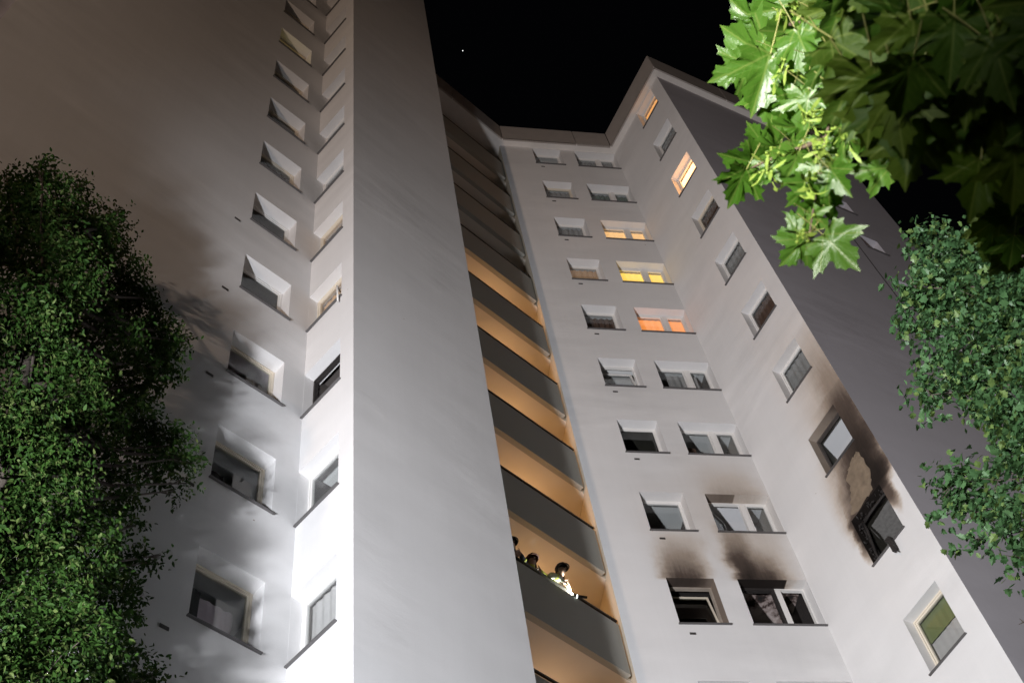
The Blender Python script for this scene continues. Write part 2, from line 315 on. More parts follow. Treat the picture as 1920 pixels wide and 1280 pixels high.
MAPLE_LEAVES = [[0.803, 1.267, 4.894, -0.583, -0.424, 0.693, -0.688, -0.196, -0.699, 0.178], [0.739, 1.305, 4.821, -0.951, 0.293, 0.094, -0.184, -0.296, -0.937, 0.121], [0.771, 1.263, 4.621, -0.472, 0.782, -0.408, -0.081, -0.499, -0.863, 0.172], [0.882, 1.213, 4.794, -0.918, -0.311, -0.246, 0.33, -0.255, -0.909, 0.151], [0.793, 1.332, 4.614, -0.293, 0.57, -0.768, 0.249, -0.73, -0.637, 0.137], [0.848, 1.237, 5.05, -0.67, -0.555, 0.493, -0.53, -0.108, -0.841, 0.128], [0.858, 1.169, 4.544, 0.059, 0.6, -0.798, -0.589, -0.625, -0.513, 0.154], [0.642, 1.356, 4.377, -0.898, -0.43, 0.095, -0.11, 0.01, -0.994, 0.108], [0.599, 1.353, 4.241, -0.569, 0.809, -0.148, 0.099, -0.112, -0.989, 0.106], [0.714, 1.342, 4.391, -0.937, -0.294, -0.19, 0.188, 0.033, -0.982, 0.095], [0.724, 1.314, 4.208, -0.571, 0.465, -0.676, 0.351, -0.607, -0.713, 0.103], [0.75, 1.299, 4.101, 0.085, 0.75, -0.656, -0.365, -0.589, -0.721, 0.087], [0.763, 1.268, 4.003, 0.327, 0.565, -0.757, -0.715, -0.376, -0.589, 0.084], [0.753, 1.321, 4.074, -0.049, 0.885, -0.464, -0.541, -0.414, -0.732, 0.074], [0.702, 1.325, 4.089, -0.79, 0.532, -0.306, 0.159, -0.304, -0.939, 0.077], [0.778, 1.317, 4.42, -0.954, -0.041, 0.297, -0.299, 0.094, -0.95, 0.103], [0.812, 1.261, 4.383, -0.299, 0.877, -0.376, -0.355, -0.468, -0.81, 0.115], [0.807, 1.335, 4.576, -0.394, 0.89, 0.229, -0.478, 0.015, -0.878, 0.115], [0.896, 1.203, 4.498, 0.765, 0.612, -0.202, -0.299, 0.059, -0.953, 0.084], [0.933, 1.11, 4.441, 0.646, 0.643, -0.411, -0.498, -0.053, -0.865, 0.129], [0.631, 1.361, 3.904, -0.757, 0.639, -0.137, -0.148, -0.371, -0.917, 0.082], [0.672, 1.363, 4.007, -0.902, 0.342, -0.265, -0.024, -0.651, -0.758, 0.07], [0.708, 1.345, 3.988, 0.587, 0.604, -0.539, -0.516, -0.233, -0.824, 0.06], [0.689, 1.31, 3.787, 0.466, 0.54, -0.701, -0.379, -0.594, -0.71, 0.107], [0.673, 1.341, 3.828, 0.189, 0.9, 0.393, -0.62, 0.419, -0.663, 0.057], [0.641, 1.356, 3.967, -0.897, 0.146, 0.417, -0.419, -0.58, -0.699, 0.074], [0.909, 1.218, 4.987, -0.871, 0.148, 0.468, -0.49, -0.187, -0.852, 0.143], [0.95, 1.161, 4.77, -0.523, 0.813, -0.255, 0.025, -0.284, -0.958, 0.135], [0.905, 1.259, 4.471, -0.841, 0.276, -0.466, 0.217, -0.617, -0.757, 0.111], [0.88, 1.215, 4.277, 0.412, 0.462, -0.786, -0.229, -0.782, -0.58, 0.105], [0.849, 1.273, 4.305, -0.229, 0.932, -0.279, -0.48, -0.358, -0.801, 0.099], [0.842, 1.241, 4.133, 0.714, 0.678, -0.177, 0.071, -0.322, -0.944, 0.088], [0.876, 1.218, 4.09, -0.012, 0.576, -0.817, 0.251, -0.789, -0.56, 0.074], [0.699, 1.384, 4.346, -0.587, 0.803, -0.101, -0.567, -0.497, -0.656, 0.081], [0.723, 1.371, 4.526, -0.444, -0.837, 0.318, -0.286, -0.204, -0.936, 0.085], [0.808, 1.335, 4.245, -0.762, 0.572, 0.303, -0.585, -0.409, -0.7, 0.105], [0.78, 1.351, 4.345, 0.537, 0.804, -0.256, -0.343, -0.069, -0.937, 0.094], [0.874, 1.305, 4.759, -0.801, 0.536, -0.268, 0.072, -0.358, -0.931, 0.135], [0.877, 1.303, 5.002, -0.394, 0.732, -0.555, -0.417, -0.681, -0.602, 0.144], [0.965, 1.226, 4.735, -0.147, 0.981, -0.125, -0.491, -0.182, -0.852, 0.134], [0.947, 1.232, 4.783, 0.521, 0.568, -0.638, -0.588, -0.304, -0.75, 0.121], [0.898, 1.263, 4.255, -0.016, 0.644, -0.765, 0.018, -0.765, -0.644, 0.104], [0.961, 1.188, 4.361, 0.579, 0.638, -0.508, -0.481, -0.236, -0.845, 0.069], [0.882, 1.275, 4.791, 0.724, 0.484, -0.491, -0.383, -0.309, -0.87, 0.084], [0.835, 1.335, 4.787, -0.302, 0.903, -0.305, -0.694, -0.428, -0.579, 0.11], [0.883, 1.329, 4.137, -0.967, 0.023, 0.255, -0.237, -0.454, -0.859, 0.097], [0.849, 1.246, 4.42, 0.534, 0.61, -0.585, -0.365, -0.458, -0.81, 0.096], [0.925, 1.204, 4.564, 0.726, 0.28, -0.628, -0.595, -0.204, -0.778, 0.067], [0.935, 1.196, 4.796, -0.568, 0.524, 0.634, -0.632, 0.215, -0.744, 0.121], [0.939, 1.319, 4.803, -0.952, -0.235, 0.198, -0.242, 0.178, -0.954, 0.076], [0.841, 1.28, 4.399, 0.175, 0.896, -0.407, -0.37, -0.323, -0.871, 0.067], [0.722, 1.335, 4.042, -0.709, 0.698, 0.102, -0.207, -0.068, -0.976, 0.102], [0.9, 1.303, 4.29, -0.681, 0.166, 0.713, -0.625, -0.639, -0.448, 0.112], [0.931, 1.293, 4.738, -0.399, 0.861, 0.317, -0.583, 0.029, -0.812, 0.114], [0.925, 1.302, 4.549, -0.982, 0.044, 0.183, -0.155, -0.743, -0.651, 0.121], [0.771, 0.749, 3.187, 0.151, 0.919, -0.364, -0.762, -0.126, -0.635, 0.101], [0.842, 0.844, 4.064, 0.1, 0.8, -0.592, -0.175, -0.572, -0.802, 0.148], [0.977, 0.834, 3.518, -0.861, 0.507, -0.037, -0.239, -0.468, -0.851, 0.164], [0.741, 0.703, 3.449, 0.165, 0.859, -0.484, -0.373, -0.4, -0.837, 0.111], [0.799, 0.866, 3.376, -0.296, 0.78, -0.551, -0.164, -0.61, -0.775, 0.146], [0.96, 0.759, 3.608, -0.868, 0.308, -0.389, 0.326, -0.239, -0.915, 0.15], [0.787, 0.72, 3.27, -0.905, 0.362, -0.226, 0.294, 0.147, -0.944, 0.102], [0.886, 0.926, 3.43, 0.013, 0.976, -0.219, -0.551, -0.175, -0.816, 0.127], [0.974, 0.81, 3.694, 0.456, 0.728, -0.512, -0.204, -0.474, -0.857, 0.123], [0.919, 0.741, 3.515, -0.489, 0.869, 0.075, -0.786, -0.402, -0.47, 0.153], [0.881, 0.942, 3.813, 0.422, 0.674, -0.606, -0.7, -0.183, -0.691, 0.129], [0.906, 0.868, 3.601, -0.277, 0.696, -0.663, -0.673, -0.633, -0.383, 0.167], [0.8, 0.656, 3.254, 0.249, 0.943, -0.222, -0.603, -0.029, -0.797, 0.104], [0.945, 0.846, 3.746, 0.642, 0.696, -0.321, -0.569, 0.152, -0.808, 0.144], [0.762, 0.789, 3.512, -0.302, 0.626, 0.719, -0.897, 0.069, -0.437, 0.136], [0.719, 0.631, 3.031, -0.399, 0.643, -0.654, -0.521, -0.746, -0.415, 0.104], [0.746, 0.681, 3.402, -0.571, 0.67, 0.474, -0.559, 0.105, -0.822, 0.097], [0.768, 0.831, 3.423, 0.123, 0.876, -0.467, -0.653, -0.283, -0.703, 0.131], [0.708, 0.758, 3.221, -0.299, 0.915, -0.271, -0.644, -0.403, -0.65, 0.096], [0.785, 0.928, 3.641, 0.016, 0.848, 0.53, -0.486, 0.47, -0.737, 0.142], [0.855, 0.738, 3.306, 0.123, 0.981, -0.15, -0.493, -0.071, -0.867, 0.128], [0.94, 0.868, 3.641, -0.424, 0.856, -0.297, -0.079, -0.361, -0.929, 0.146], [0.79, 0.83, 3.303, 0.318, 0.947, -0.046, -0.223, 0.028, -0.974, 0.146], [0.795, 0.767, 3.159, 0.569, 0.805, 0.169, -0.195, 0.331, -0.923, 0.096], [0.837, 0.894, 4.0, -0.399, 0.899, 0.179, -0.151, 0.128, -0.98, 0.131], [0.785, 0.619, 3.183, -0.592, 0.403, -0.698, 0.249, -0.732, -0.634, 0.122], [0.763, 0.777, 3.127, -0.755, 0.633, 0.17, -0.444, -0.304, -0.843, 0.099], [0.716, 0.837, 3.287, 0.162, 0.719, -0.676, -0.688, -0.41, -0.599, 0.137], [0.876, 0.824, 3.648, 0.389, 0.903, 0.182, -0.153, 0.258, -0.954, 0.123], [0.675, 0.825, 3.596, 0.61, 0.483, -0.628, -0.134, -0.718, -0.683, 0.132], [0.884, 0.85, 3.572, -0.544, 0.706, 0.453, -0.688, -0.067, -0.722, 0.113], [0.973, 0.74, 3.511, 0.218, 0.61, -0.761, -0.774, -0.367, -0.516, 0.122], [0.896, 0.852, 3.936, -0.807, 0.556, 0.198, 0.006, 0.342, -0.94, 0.153], [0.862, 0.828, 3.857, -0.227, 0.973, -0.03, -0.672, -0.179, -0.718, 0.18], [0.693, 0.686, 3.568, -0.144, 0.9, -0.412, -0.465, -0.429, -0.774, 0.142], [0.925, 0.84, 3.423, 0.428, 0.648, -0.63, -0.573, -0.345, -0.744, 0.149], [0.687, 0.914, 3.588, 0.332, 0.923, -0.196, -0.302, -0.093, -0.949, 0.134], [0.802, 0.652, 3.197, -0.114, 0.957, -0.267, -0.641, -0.276, -0.717, 0.096], [0.741, 0.757, 3.685, 0.316, 0.8, -0.51, -0.53, -0.296, -0.794, 0.113], [0.66, 0.768, 3.291, -0.482, 0.556, -0.677, 0.302, -0.62, -0.724, 0.107], [0.902, 0.801, 3.871, 0.617, 0.606, -0.503, -0.474, -0.225, -0.851, 0.137], [0.74, 0.653, 3.305, -0.78, 0.565, -0.269, 0.24, -0.127, -0.963, 0.116], [0.815, 0.72, 3.285, -0.516, 0.825, -0.231, -0.571, -0.532, -0.625, 0.12], [0.853, 0.902, 3.597, -0.184, 0.667, -0.722, -0.519, -0.69, -0.505, 0.169], [0.694, 0.676, 3.096, 0.04, 0.842, -0.539, -0.665, -0.38, -0.643, 0.102], [0.72, 0.705, 3.603, 0.383, 0.875, -0.295, -0.664, 0.039, -0.747, 0.148], [0.636, 0.833, 3.423, -0.019, 0.997, 0.079, -0.792, 0.034, -0.61, 0.146], [0.775, 0.789, 3.646, 0.101, 0.83, -0.549, -0.755, -0.295, -0.585, 0.136], [0.643, 0.812, 3.283, -0.304, 0.706, -0.639, -0.436, -0.7, -0.565, 0.142], [0.84, 0.685, 3.248, 0.675, 0.596, -0.435, -0.462, -0.119, -0.879, 0.111], [0.671, 0.675, 3.194, -0.162, 0.959, -0.233, -0.474, -0.283, -0.834, 0.097], [0.698, 0.655, 3.425, 0.366, 0.818, -0.445, -0.638, -0.128, -0.76, 0.118], [0.869, 0.846, 3.828, 0.111, 0.891, -0.441, -0.789, -0.191, -0.584, 0.157], [0.747, 0.758, 3.241, 0.164, 0.759, -0.63, -0.763, -0.307, -0.569, 0.136], [0.765, 0.589, 3.094, -0.464, 0.87, -0.168, -0.503, -0.415, -0.758, 0.116], [0.868, 0.878, 3.371, -0.486, 0.872, 0.049, -0.697, -0.353, -0.624, 0.136], [0.808, 0.929, 3.846, -0.591, 0.661, 0.461, -0.608, 0.011, -0.794, 0.153], [0.876, 0.809, 3.402, -0.301, 0.934, 0.192, -0.827, -0.155, -0.541, 0.151], [0.723, 0.672, 3.518, 0.305, 0.902, -0.305, -0.557, -0.091, -0.826, 0.109], [0.877, 0.802, 3.398, -0.41, 0.911, -0.031, -0.38, -0.202, -0.903, 0.136], [0.861, 0.726, 3.639, -0.503, 0.825, -0.259, -0.528, -0.53, -0.663, 0.157], [0.721, 0.748, 3.266, -0.373, 0.756, 0.538, -0.718, 0.131, -0.683, 0.095], [0.823, 0.886, 3.958, 0.54, 0.832, 0.124, -0.158, 0.245, -0.956, 0.174], [0.901, 0.776, 3.356, -0.441, 0.746, -0.5, 0.059, -0.531, -0.845, 0.12], [0.726, 0.69, 3.128, 0.425, 0.566, -0.706, -0.69, -0.303, -0.657, 0.116], [0.617, 0.729, 3.22, -0.156, 0.97, 0.187, -0.159, 0.162, -0.974, 0.103], [0.804, 0.872, 3.922, -0.179, 0.86, 0.477, -0.772, 0.177, -0.61, 0.167], [0.673, 0.728, 3.338, 0.097, 0.993, 0.062, -0.549, 0.105, -0.829, 0.118], [0.746, 0.598, 3.105, -0.817, 0.304, 0.49, -0.497, 0.061, -0.866, 0.128], [0.695, 0.779, 3.261, -0.009, 0.858, -0.514, -0.446, -0.463, -0.766, 0.141], [0.614, 0.789, 3.251, -0.151, 0.855, -0.496, -0.784, -0.409, -0.466, 0.101], [0.744, 0.848, 3.325, -0.521, 0.791, 0.321, -0.695, -0.174, -0.697, 0.104], [0.816, 0.768, 3.237, -0.888, 0.439, 0.135, -0.14, 0.021, -0.99, 0.105], [0.748, 0.744, 3.795, -0.404, 0.828, -0.389, 0.021, -0.417, -0.909, 0.145], [0.646, 0.697, 3.393, -0.622, 0.415, 0.664, -0.581, 0.324, -0.746, 0.112], [0.686, 0.923, 3.511, -0.295, 0.937, 0.186, -0.295, 0.096, -0.951, 0.124], [0.682, 0.926, 3.393, -0.103, 0.988, -0.114, -0.694, -0.153, -0.703, 0.109], [0.719, 0.898, 3.37, 0.118, 0.931, -0.346, -0.578, -0.219, -0.786, 0.126], [0.744, 0.877, 3.322, 0.073, 0.973, -0.221, -0.451, -0.165, -0.877, 0.115], [0.716, 0.9, 3.205, -0.409, 0.641, -0.65, 0.152, -0.654, -0.741, 0.101], [0.774, 0.851, 3.252, -0.186, 0.703, -0.687, -0.436, -0.685, -0.584, 0.129], [0.75, 0.871, 3.155, -0.205, 0.895, -0.396, 0.028, -0.399, -0.917, 0.099], [0.695, 0.916, 3.627, -0.627, 0.729, -0.273, -0.623, -0.681, -0.385, 0.129], [0.715, 0.901, 3.525, -0.317, 0.913, -0.256, -0.791, -0.404, -0.46, 0.143], [0.742, 0.879, 3.477, -0.426, 0.821, -0.381, 0.372, -0.225, -0.901, 0.141], [1.116, 1.176, 4.057, -0.756, 0.412, 0.509, -0.603, -0.137, -0.786, 0.121], [1.331, 1.136, 4.377, 0.076, 0.96, -0.268, 0.009, -0.27, -0.963, 0.152], [0.953, 0.916, 3.854, 0.231, 0.872, -0.431, -0.591, -0.226, -0.774, 0.124], [0.839, 1.136, 4.116, -0.791, 0.565, 0.235, -0.443, -0.264, -0.857, 0.128], [1.143, 1.299, 4.738, 0.191, 0.976, 0.108, -0.575, 0.2, -0.793, 0.152], [1.218, 1.22, 4.141, -0.872, 0.324, 0.366, -0.46, -0.287, -0.841, 0.159], [1.016, 1.107, 4.042, -0.609, 0.594, -0.525, 0.34, -0.402, -0.85, 0.113], [1.217, 1.211, 4.284, 0.632, 0.767, -0.107, -0.567, 0.364, -0.739, 0.142], [1.051, 1.249, 4.696, 0.226, 0.963, 0.144, -0.548, 0.249, -0.799, 0.16], [1.195, 0.989, 4.024, 0.326, 0.937, 0.127, -0.209, 0.202, -0.957, 0.151], [1.229, 1.186, 4.771, 0.2, 0.915, -0.349, -0.452, -0.23, -0.862, 0.151], [1.091, 1.033, 4.287, -0.716, 0.181, 0.674, -0.65, 0.18, -0.738, 0.178], [0.914, 0.981, 4.268, -0.296, 0.808, -0.509, 0.244, -0.451, -0.858, 0.12], [1.126, 1.189, 4.729, -0.842, 0.484, -0.238, -0.257, -0.748, -0.612, 0.178], [1.006, 1.047, 4.174, 0.236, 0.968, 0.089, -0.588, 0.215, -0.78, 0.146], [1.005, 1.149, 4.658, 0.439, 0.854, -0.279, -0.257, -0.178, -0.95, 0.202], [0.947, 1.047, 3.796, 0.192, 0.981, 0.009, -0.272, 0.062, -0.96, 0.112], [1.164, 1.229, 4.595, -0.717, 0.697, 0.016, -0.508, -0.507, -0.696, 0.202], [1.036, 1.103, 4.812, -0.997, 0.073, -0.037, 0.04, 0.035, -0.999, 0.19], [1.271, 1.085, 4.616, -0.985, 0.109, -0.132, 0.095, -0.295, -0.951, 0.161], [0.941, 0.995, 3.583, 0.454, 0.885, 0.099, -0.159, 0.19, -0.969, 0.105], [1.077, 1.172, 4.22, -0.588, 0.774, -0.233, -0.333, -0.495, -0.803, 0.179], [1.206, 1.129, 4.25, 0.352, 0.718, -0.6, -0.564, -0.349, -0.748, 0.157], [0.823, 1.08, 3.904, 0.114, 0.091, -0.989, -0.021, -0.995, -0.094, 0.139], [0.856, 1.02, 3.97, 0.455, 0.721, -0.522, -0.056, -0.562, -0.825, 0.145], [1.081, 1.14, 4.227, 0.205, 0.788, -0.581, -0.672, -0.318, -0.669, 0.143], [1.028, 1.213, 4.819, -0.714, 0.182, -0.676, 0.624, -0.273, -0.732, 0.173], [1.282, 1.164, 4.288, -0.008, 0.636, -0.772, -0.735, -0.527, -0.426, 0.139], [1.186, 1.08, 4.273, -0.488, 0.827, -0.279, 0.104, -0.262, -0.959, 0.121], [0.999, 0.984, 4.146, -0.523, 0.846, 0.103, -0.782, -0.427, -0.454, 0.153], [0.897, 1.061, 4.373, -0.305, 0.903, 0.303, -0.53, 0.104, -0.842, 0.147], [1.223, 1.233, 4.245, 0.036, 0.611, -0.791, -0.518, -0.665, -0.538, 0.156], [1.036, 1.274, 4.383, 0.209, 0.55, -0.809, -0.772, -0.414, -0.481, 0.14], [0.858, 1.107, 3.926, 0.449, 0.863, 0.23, 0.071, 0.223, -0.972, 0.133], [0.981, 1.104, 4.105, 0.369, 0.91, -0.187, -0.531, 0.042, -0.846, 0.17], [0.792, 1.065, 3.84, 0.303, 0.714, -0.631, -0.349, -0.533, -0.771, 0.108], [1.109, 1.352, 4.464, -0.618, 0.506, -0.602, -0.207, -0.843, -0.497, 0.192], [1.242, 1.064, 4.162, -0.81, 0.582, 0.074, -0.557, -0.724, -0.407, 0.129], [0.873, 1.156, 4.318, 0.255, 0.933, -0.252, -0.726, 0.013, -0.687, 0.143], [1.229, 1.218, 5.129, -0.18, 0.84, -0.511, -0.344, -0.541, -0.768, 0.174], [0.972, 1.357, 4.485, 0.15, 0.845, -0.513, -0.733, -0.253, -0.632, 0.143], [1.084, 0.99, 3.929, -0.27, 0.737, -0.62, -0.284, -0.676, -0.68, 0.109], [1.014, 0.835, 3.704, -0.719, 0.683, 0.124, -0.517, -0.408, -0.752, 0.114], [0.851, 1.004, 3.778, 0.393, 0.682, -0.617, -0.524, -0.385, -0.76, 0.139], [0.983, 1.393, 4.615, -0.844, 0.125, -0.522, 0.073, -0.937, -0.341, 0.152], [0.992, 1.013, 4.228, -0.105, 0.974, -0.201, -0.736, -0.212, -0.643, 0.176], [1.213, 1.104, 4.322, 0.635, 0.77, 0.06, -0.191, 0.232, -0.954, 0.141], [1.023, 0.964, 3.712, 0.594, 0.75, -0.29, -0.481, 0.042, -0.876, 0.148], [0.904, 1.086, 3.845, 0.056, 0.901, -0.43, -0.441, -0.364, -0.821, 0.156], [1.139, 1.209, 4.492, 0.265, 0.751, -0.605, -0.663, -0.314, -0.68, 0.194], [0.997, 1.049, 3.807, -0.518, 0.75, -0.411, -0.293, -0.607, -0.739, 0.145], [0.953, 1.01, 4.148, 0.548, 0.672, -0.498, -0.622, -0.07, -0.78, 0.16], [1.163, 1.023, 4.172, 0.223, 0.466, -0.856, 0.241, -0.878, -0.415, 0.119], [0.872, 1.12, 3.928, -0.995, 0.061, -0.08, 0.046, -0.431, -0.901, 0.156], [1.029, 1.093, 4.69, -0.365, 0.885, 0.289, -0.669, -0.034, -0.742, 0.168], [1.092, 1.219, 4.645, -0.782, 0.492, -0.383, 0.297, -0.246, -0.923, 0.178], [1.027, 0.998, 3.78, -0.695, 0.684, 0.221, -0.476, -0.208, -0.854, 0.107], [1.012, 0.984, 4.016, -0.195, 0.586, -0.786, -0.548, -0.73, -0.408, 0.151], [1.255, 1.597, 4.281, -0.781, 0.623, -0.048, -0.363, -0.515, -0.777, 0.111], [1.331, 1.781, 4.363, 0.186, 0.894, -0.409, -0.735, -0.15, -0.661, 0.102], [1.364, 1.761, 4.313, -0.509, 0.826, -0.24, -0.532, -0.521, -0.667, 0.086], [1.215, 1.522, 3.947, -0.502, 0.751, -0.429, 0.018, -0.486, -0.873, 0.073], [1.205, 1.657, 4.192, -0.689, -0.036, 0.724, -0.701, -0.218, -0.679, 0.098], [1.457, 1.751, 4.411, -0.69, 0.246, 0.681, -0.721, -0.151, -0.676, 0.095], [1.22, 1.645, 4.265, -0.203, 0.875, -0.44, -0.454, -0.482, -0.749, 0.101], [1.319, 1.711, 4.469, -0.83, 0.533, -0.163, -0.459, -0.819, -0.344, 0.094], [1.225, 1.548, 4.237, -0.924, 0.248, 0.291, -0.268, 0.124, -0.955, 0.089], [1.193, 1.511, 4.121, -0.859, 0.273, 0.433, -0.423, 0.096, -0.901, 0.101], [1.166, 1.546, 4.152, -0.913, 0.372, -0.17, -0.231, -0.812, -0.536, 0.094], [1.205, 1.625, 4.206, -0.224, 0.927, -0.3, -0.383, -0.367, -0.848, 0.092], [1.339, 1.574, 4.151, -0.452, 0.72, -0.527, -0.612, -0.68, -0.403, 0.097], [1.364, 1.715, 4.224, -0.232, 0.884, -0.407, -0.202, -0.452, -0.869, 0.093], [1.383, 1.747, 4.577, -0.656, 0.492, -0.573, -0.442, -0.865, -0.238, 0.123], [1.149, 1.521, 3.982, -0.112, 0.994, -0.016, -0.326, -0.052, -0.944, 0.087], [0.998, 0.85, 3.164, 0.253, 0.616, -0.746, -0.691, -0.425, -0.585, 0.143], [0.968, 0.807, 3.22, 0.077, 0.673, -0.736, -0.604, -0.556, -0.572, 0.104], [1.27, 0.767, 3.431, -0.62, 0.742, 0.253, -0.579, -0.216, -0.786, 0.14], [1.012, 0.719, 3.421, -0.331, 0.711, 0.62, -0.767, 0.18, -0.616, 0.157], [0.877, 0.973, 3.214, -0.833, 0.554, 0.008, -0.319, -0.467, -0.825, 0.118], [1.016, 0.643, 3.103, -0.026, 0.517, -0.855, -0.779, -0.547, -0.307, 0.129], [0.907, 0.785, 2.884, 0.16, 0.782, -0.603, -0.605, -0.405, -0.686, 0.091], [1.086, 0.823, 3.342, 0.2, 0.871, -0.45, -0.502, -0.303, -0.81, 0.111], [0.88, 0.514, 2.883, -0.624, 0.78, -0.048, -0.425, -0.39, -0.817, 0.1], [1.118, 0.689, 3.251, 0.047, 0.896, -0.442, -0.866, -0.184, -0.465, 0.131], [1.032, 0.838, 3.371, -0.311, 0.727, -0.612, -0.755, -0.58, -0.306, 0.137], [0.976, 0.773, 3.197, -0.178, 0.897, -0.405, -0.714, -0.401, -0.574, 0.096], [0.78, 0.762, 2.95, -0.353, 0.933, 0.065, -0.297, -0.046, -0.954, 0.116], [0.873, 0.576, 3.038, 0.459, 0.867, -0.192, -0.721, 0.237, -0.651, 0.089], [0.805, 0.661, 2.914, -0.499, 0.854, -0.147, -0.624, -0.472, -0.623, 0.08], [0.945, 0.821, 2.989, 0.101, 0.409, -0.907, -0.698, -0.621, -0.357, 0.112], [1.047, 1.071, 3.312, -0.85, 0.442, -0.288, -0.086, -0.655, -0.751, 0.115], [0.934, 0.825, 2.97, -0.408, 0.386, 0.827, -0.871, 0.108, -0.48, 0.096], [1.102, 0.966, 3.102, -0.52, 0.812, 0.264, -0.676, -0.203, -0.708, 0.107], [1.113, 0.926, 3.681, 0.125, 0.659, -0.742, -0.736, -0.44, -0.515, 0.168], [1.038, 1.027, 3.369, -0.015, 0.997, 0.07, -0.703, 0.039, -0.71, 0.116], [0.809, 0.619, 3.043, -0.046, 0.875, -0.482, -0.603, -0.409, -0.685, 0.106], [1.171, 0.851, 3.715, -0.669, 0.567, -0.48, -0.083, -0.699, -0.71, 0.182], [0.93, 0.934, 3.248, 0.053, 0.982, -0.184, -0.623, -0.111, -0.774, 0.105], [1.023, 1.015, 3.288, -0.207, 0.907, -0.368, -0.485, -0.421, -0.766, 0.136], [0.929, 1.046, 3.272, -0.009, 0.866, -0.5, -0.269, -0.483, -0.833, 0.137], [0.943, 1.011, 3.2, 0.271, 0.952, 0.142, -0.334, 0.232, -0.914, 0.13], [1.16, 0.801, 3.524, 0.586, 0.704, -0.402, -0.566, -0.0, -0.825, 0.157], [0.982, 0.9, 3.299, -0.048, 0.997, -0.056, -0.721, -0.073, -0.689, 0.156], [1.101, 0.707, 3.515, 0.622, 0.757, -0.2, -0.394, 0.081, -0.915, 0.111]]
MAPLE_TWIGS = [[[1.149, 0.964, 4.833], [1.027, 1.093, 4.778], [0.92, 1.184, 4.772], [0.899, 1.201, 4.614], [0.884, 1.212, 4.451], [0.846, 1.239, 4.29], [0.804, 1.266, 4.214], [0.75, 1.299, 4.101], [0.699, 1.327, 3.988], [0.651, 1.351, 3.877]], [[0.92, 1.184, 4.772], [0.89, 1.208, 4.819], [0.858, 1.231, 4.865]], [[0.804, 1.266, 4.214], [0.733, 1.309, 4.27], [0.677, 1.339, 4.305], [0.639, 1.357, 4.317]], [[0.75, 1.299, 4.101], [0.776, 1.284, 4.084]], [[0.919, 0.771, 4.186], [0.826, 0.871, 3.766], [0.774, 0.917, 3.584], [0.755, 0.933, 3.486]], [[0.919, 0.771, 4.186], [0.899, 0.795, 3.661], [0.827, 0.869, 3.428], [0.812, 0.884, 3.334]], [[0.884, 1.212, 4.451], [0.877, 1.217, 4.591]]]
MAPLE_SEEDS = [[0.784, 1.232, 4.271], [0.684, 1.29, 4.221], [0.653, 1.306, 4.179], [0.764, 1.244, 4.136], [0.709, 1.276, 4.028], [0.762, 1.245, 4.093], [0.861, 1.179, 4.411], [0.81, 1.215, 4.552], [0.914, 1.138, 4.744], [0.788, 1.229, 4.247], [0.647, 1.309, 3.872], [0.812, 1.213, 4.113], [0.892, 1.156, 4.792]]

# ------------------------------------------------------------------ palette
WHITE = (0.74, 0.735, 0.735)
m_wall = stucco("white render", WHITE)
m_wall_c = stucco("white render above fire C", WHITE,
    soot=[(1.10, 2.0, 19.96, 1.5, 0.05, 0.74, 0.05, 1.2),
          (2.66, 3.7, 19.96, 1.1, 0.0, 0.84, -0.22, 1.1), (2.60, 3.05, 19.96, 1.9, 0.06, 0.82, 0.02, 0.9),
          (2.55, 4.0, 19.96, 4.6, 0.10, 0.22, 0.0, 0.8), (1.0, 2.1, 19.96, 3.6, 0.15, 0.14, 0.1, 0.8),
          (2.65, 3.9, 22.70, 1.2, 0.05, 0.25, 0.0, 1.2)],
    burnt=[(1.14, 2.13, 18.66, 19.96, 0.55), (2.62, 3.66, 18.66, 19.96, 0.97), (2.62, 3.3, 21.41, 22.71, 0.45)])
m_wall_d = stucco("white render above fire D", WHITE,
    soot=[(1.80, 2.92, 19.80, 3.3, 0.04, 0.985, 0.12, 0.55), (2.3, 3.05, 20.0, 5.6, 0.03, 0.86, 0.06, 1.0),
          (1.8, 2.95, 19.9, 7.0, 0.08, 0.36, 0.05, 1.1), (1.45, 2.2, 19.4, 2.6, 0.10, 0.55, 0.05, 0.9)],
    burnt=[(1.63, 2.62, 18.66, 19.96, 0.985), (1.63, 2.62, 21.41, 22.71, 0.33)],
    smudge=[(1.66, 19.5, 0.20, 0.8, 0.8), (2.72, 19.6, 0.18, 0.6, 0.7)])
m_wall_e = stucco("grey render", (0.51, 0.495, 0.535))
m_fascia = simple("grey fascia sheet", (0.36, 0.325, 0.30), 0.6, var=0.12, scale=3)
m_soffit = simple("pale soffit", (0.66, 0.63, 0.60), 0.85, var=0.08, scale=4)
m_joint = simple("dark joint", (0.03, 0.028, 0.026), 0.8)
m_parapet = simple("grey washed concrete", (0.40, 0.385, 0.34), 0.88, bump=0.25, scale=90, var=0.12)
m_slab = simple("painted slab", (0.78, 0.72, 0.64), 0.85, var=0.06, scale=2.0)
m_gwall = simple("gallery wall paint", (0.66, 0.58, 0.46), 0.85, var=0.05, scale=3)
m_rail = simple("dark painted steel", (0.035, 0.03, 0.026), 0.45, 0.6)
m_frame = simple("white window plastic", (0.72, 0.71, 0.69), 0.35)
m_frame_w = simple("warm white window plastic", (0.66, 0.60, 0.50), 0.4)
m_char = simple("charred", (0.018, 0.015, 0.014), 0.75, bump=0.8, scale=25, var=0.5)
m_sill = simple("dark grey sill metal", (0.11, 0.105, 0.105), 0.45, 0.3)
m_vent = simple("vent slot", (0.045, 0.04, 0.037), 0.7)
m_glass = glass_mat("window glass")
m_glass_d = glass_mat("smoked glass", (0.45, 0.45, 0.43), 0.2)
m_ceil = simple("room ceiling", (0.74, 0.74, 0.73), 0.9, var=0.1, scale=1.5)
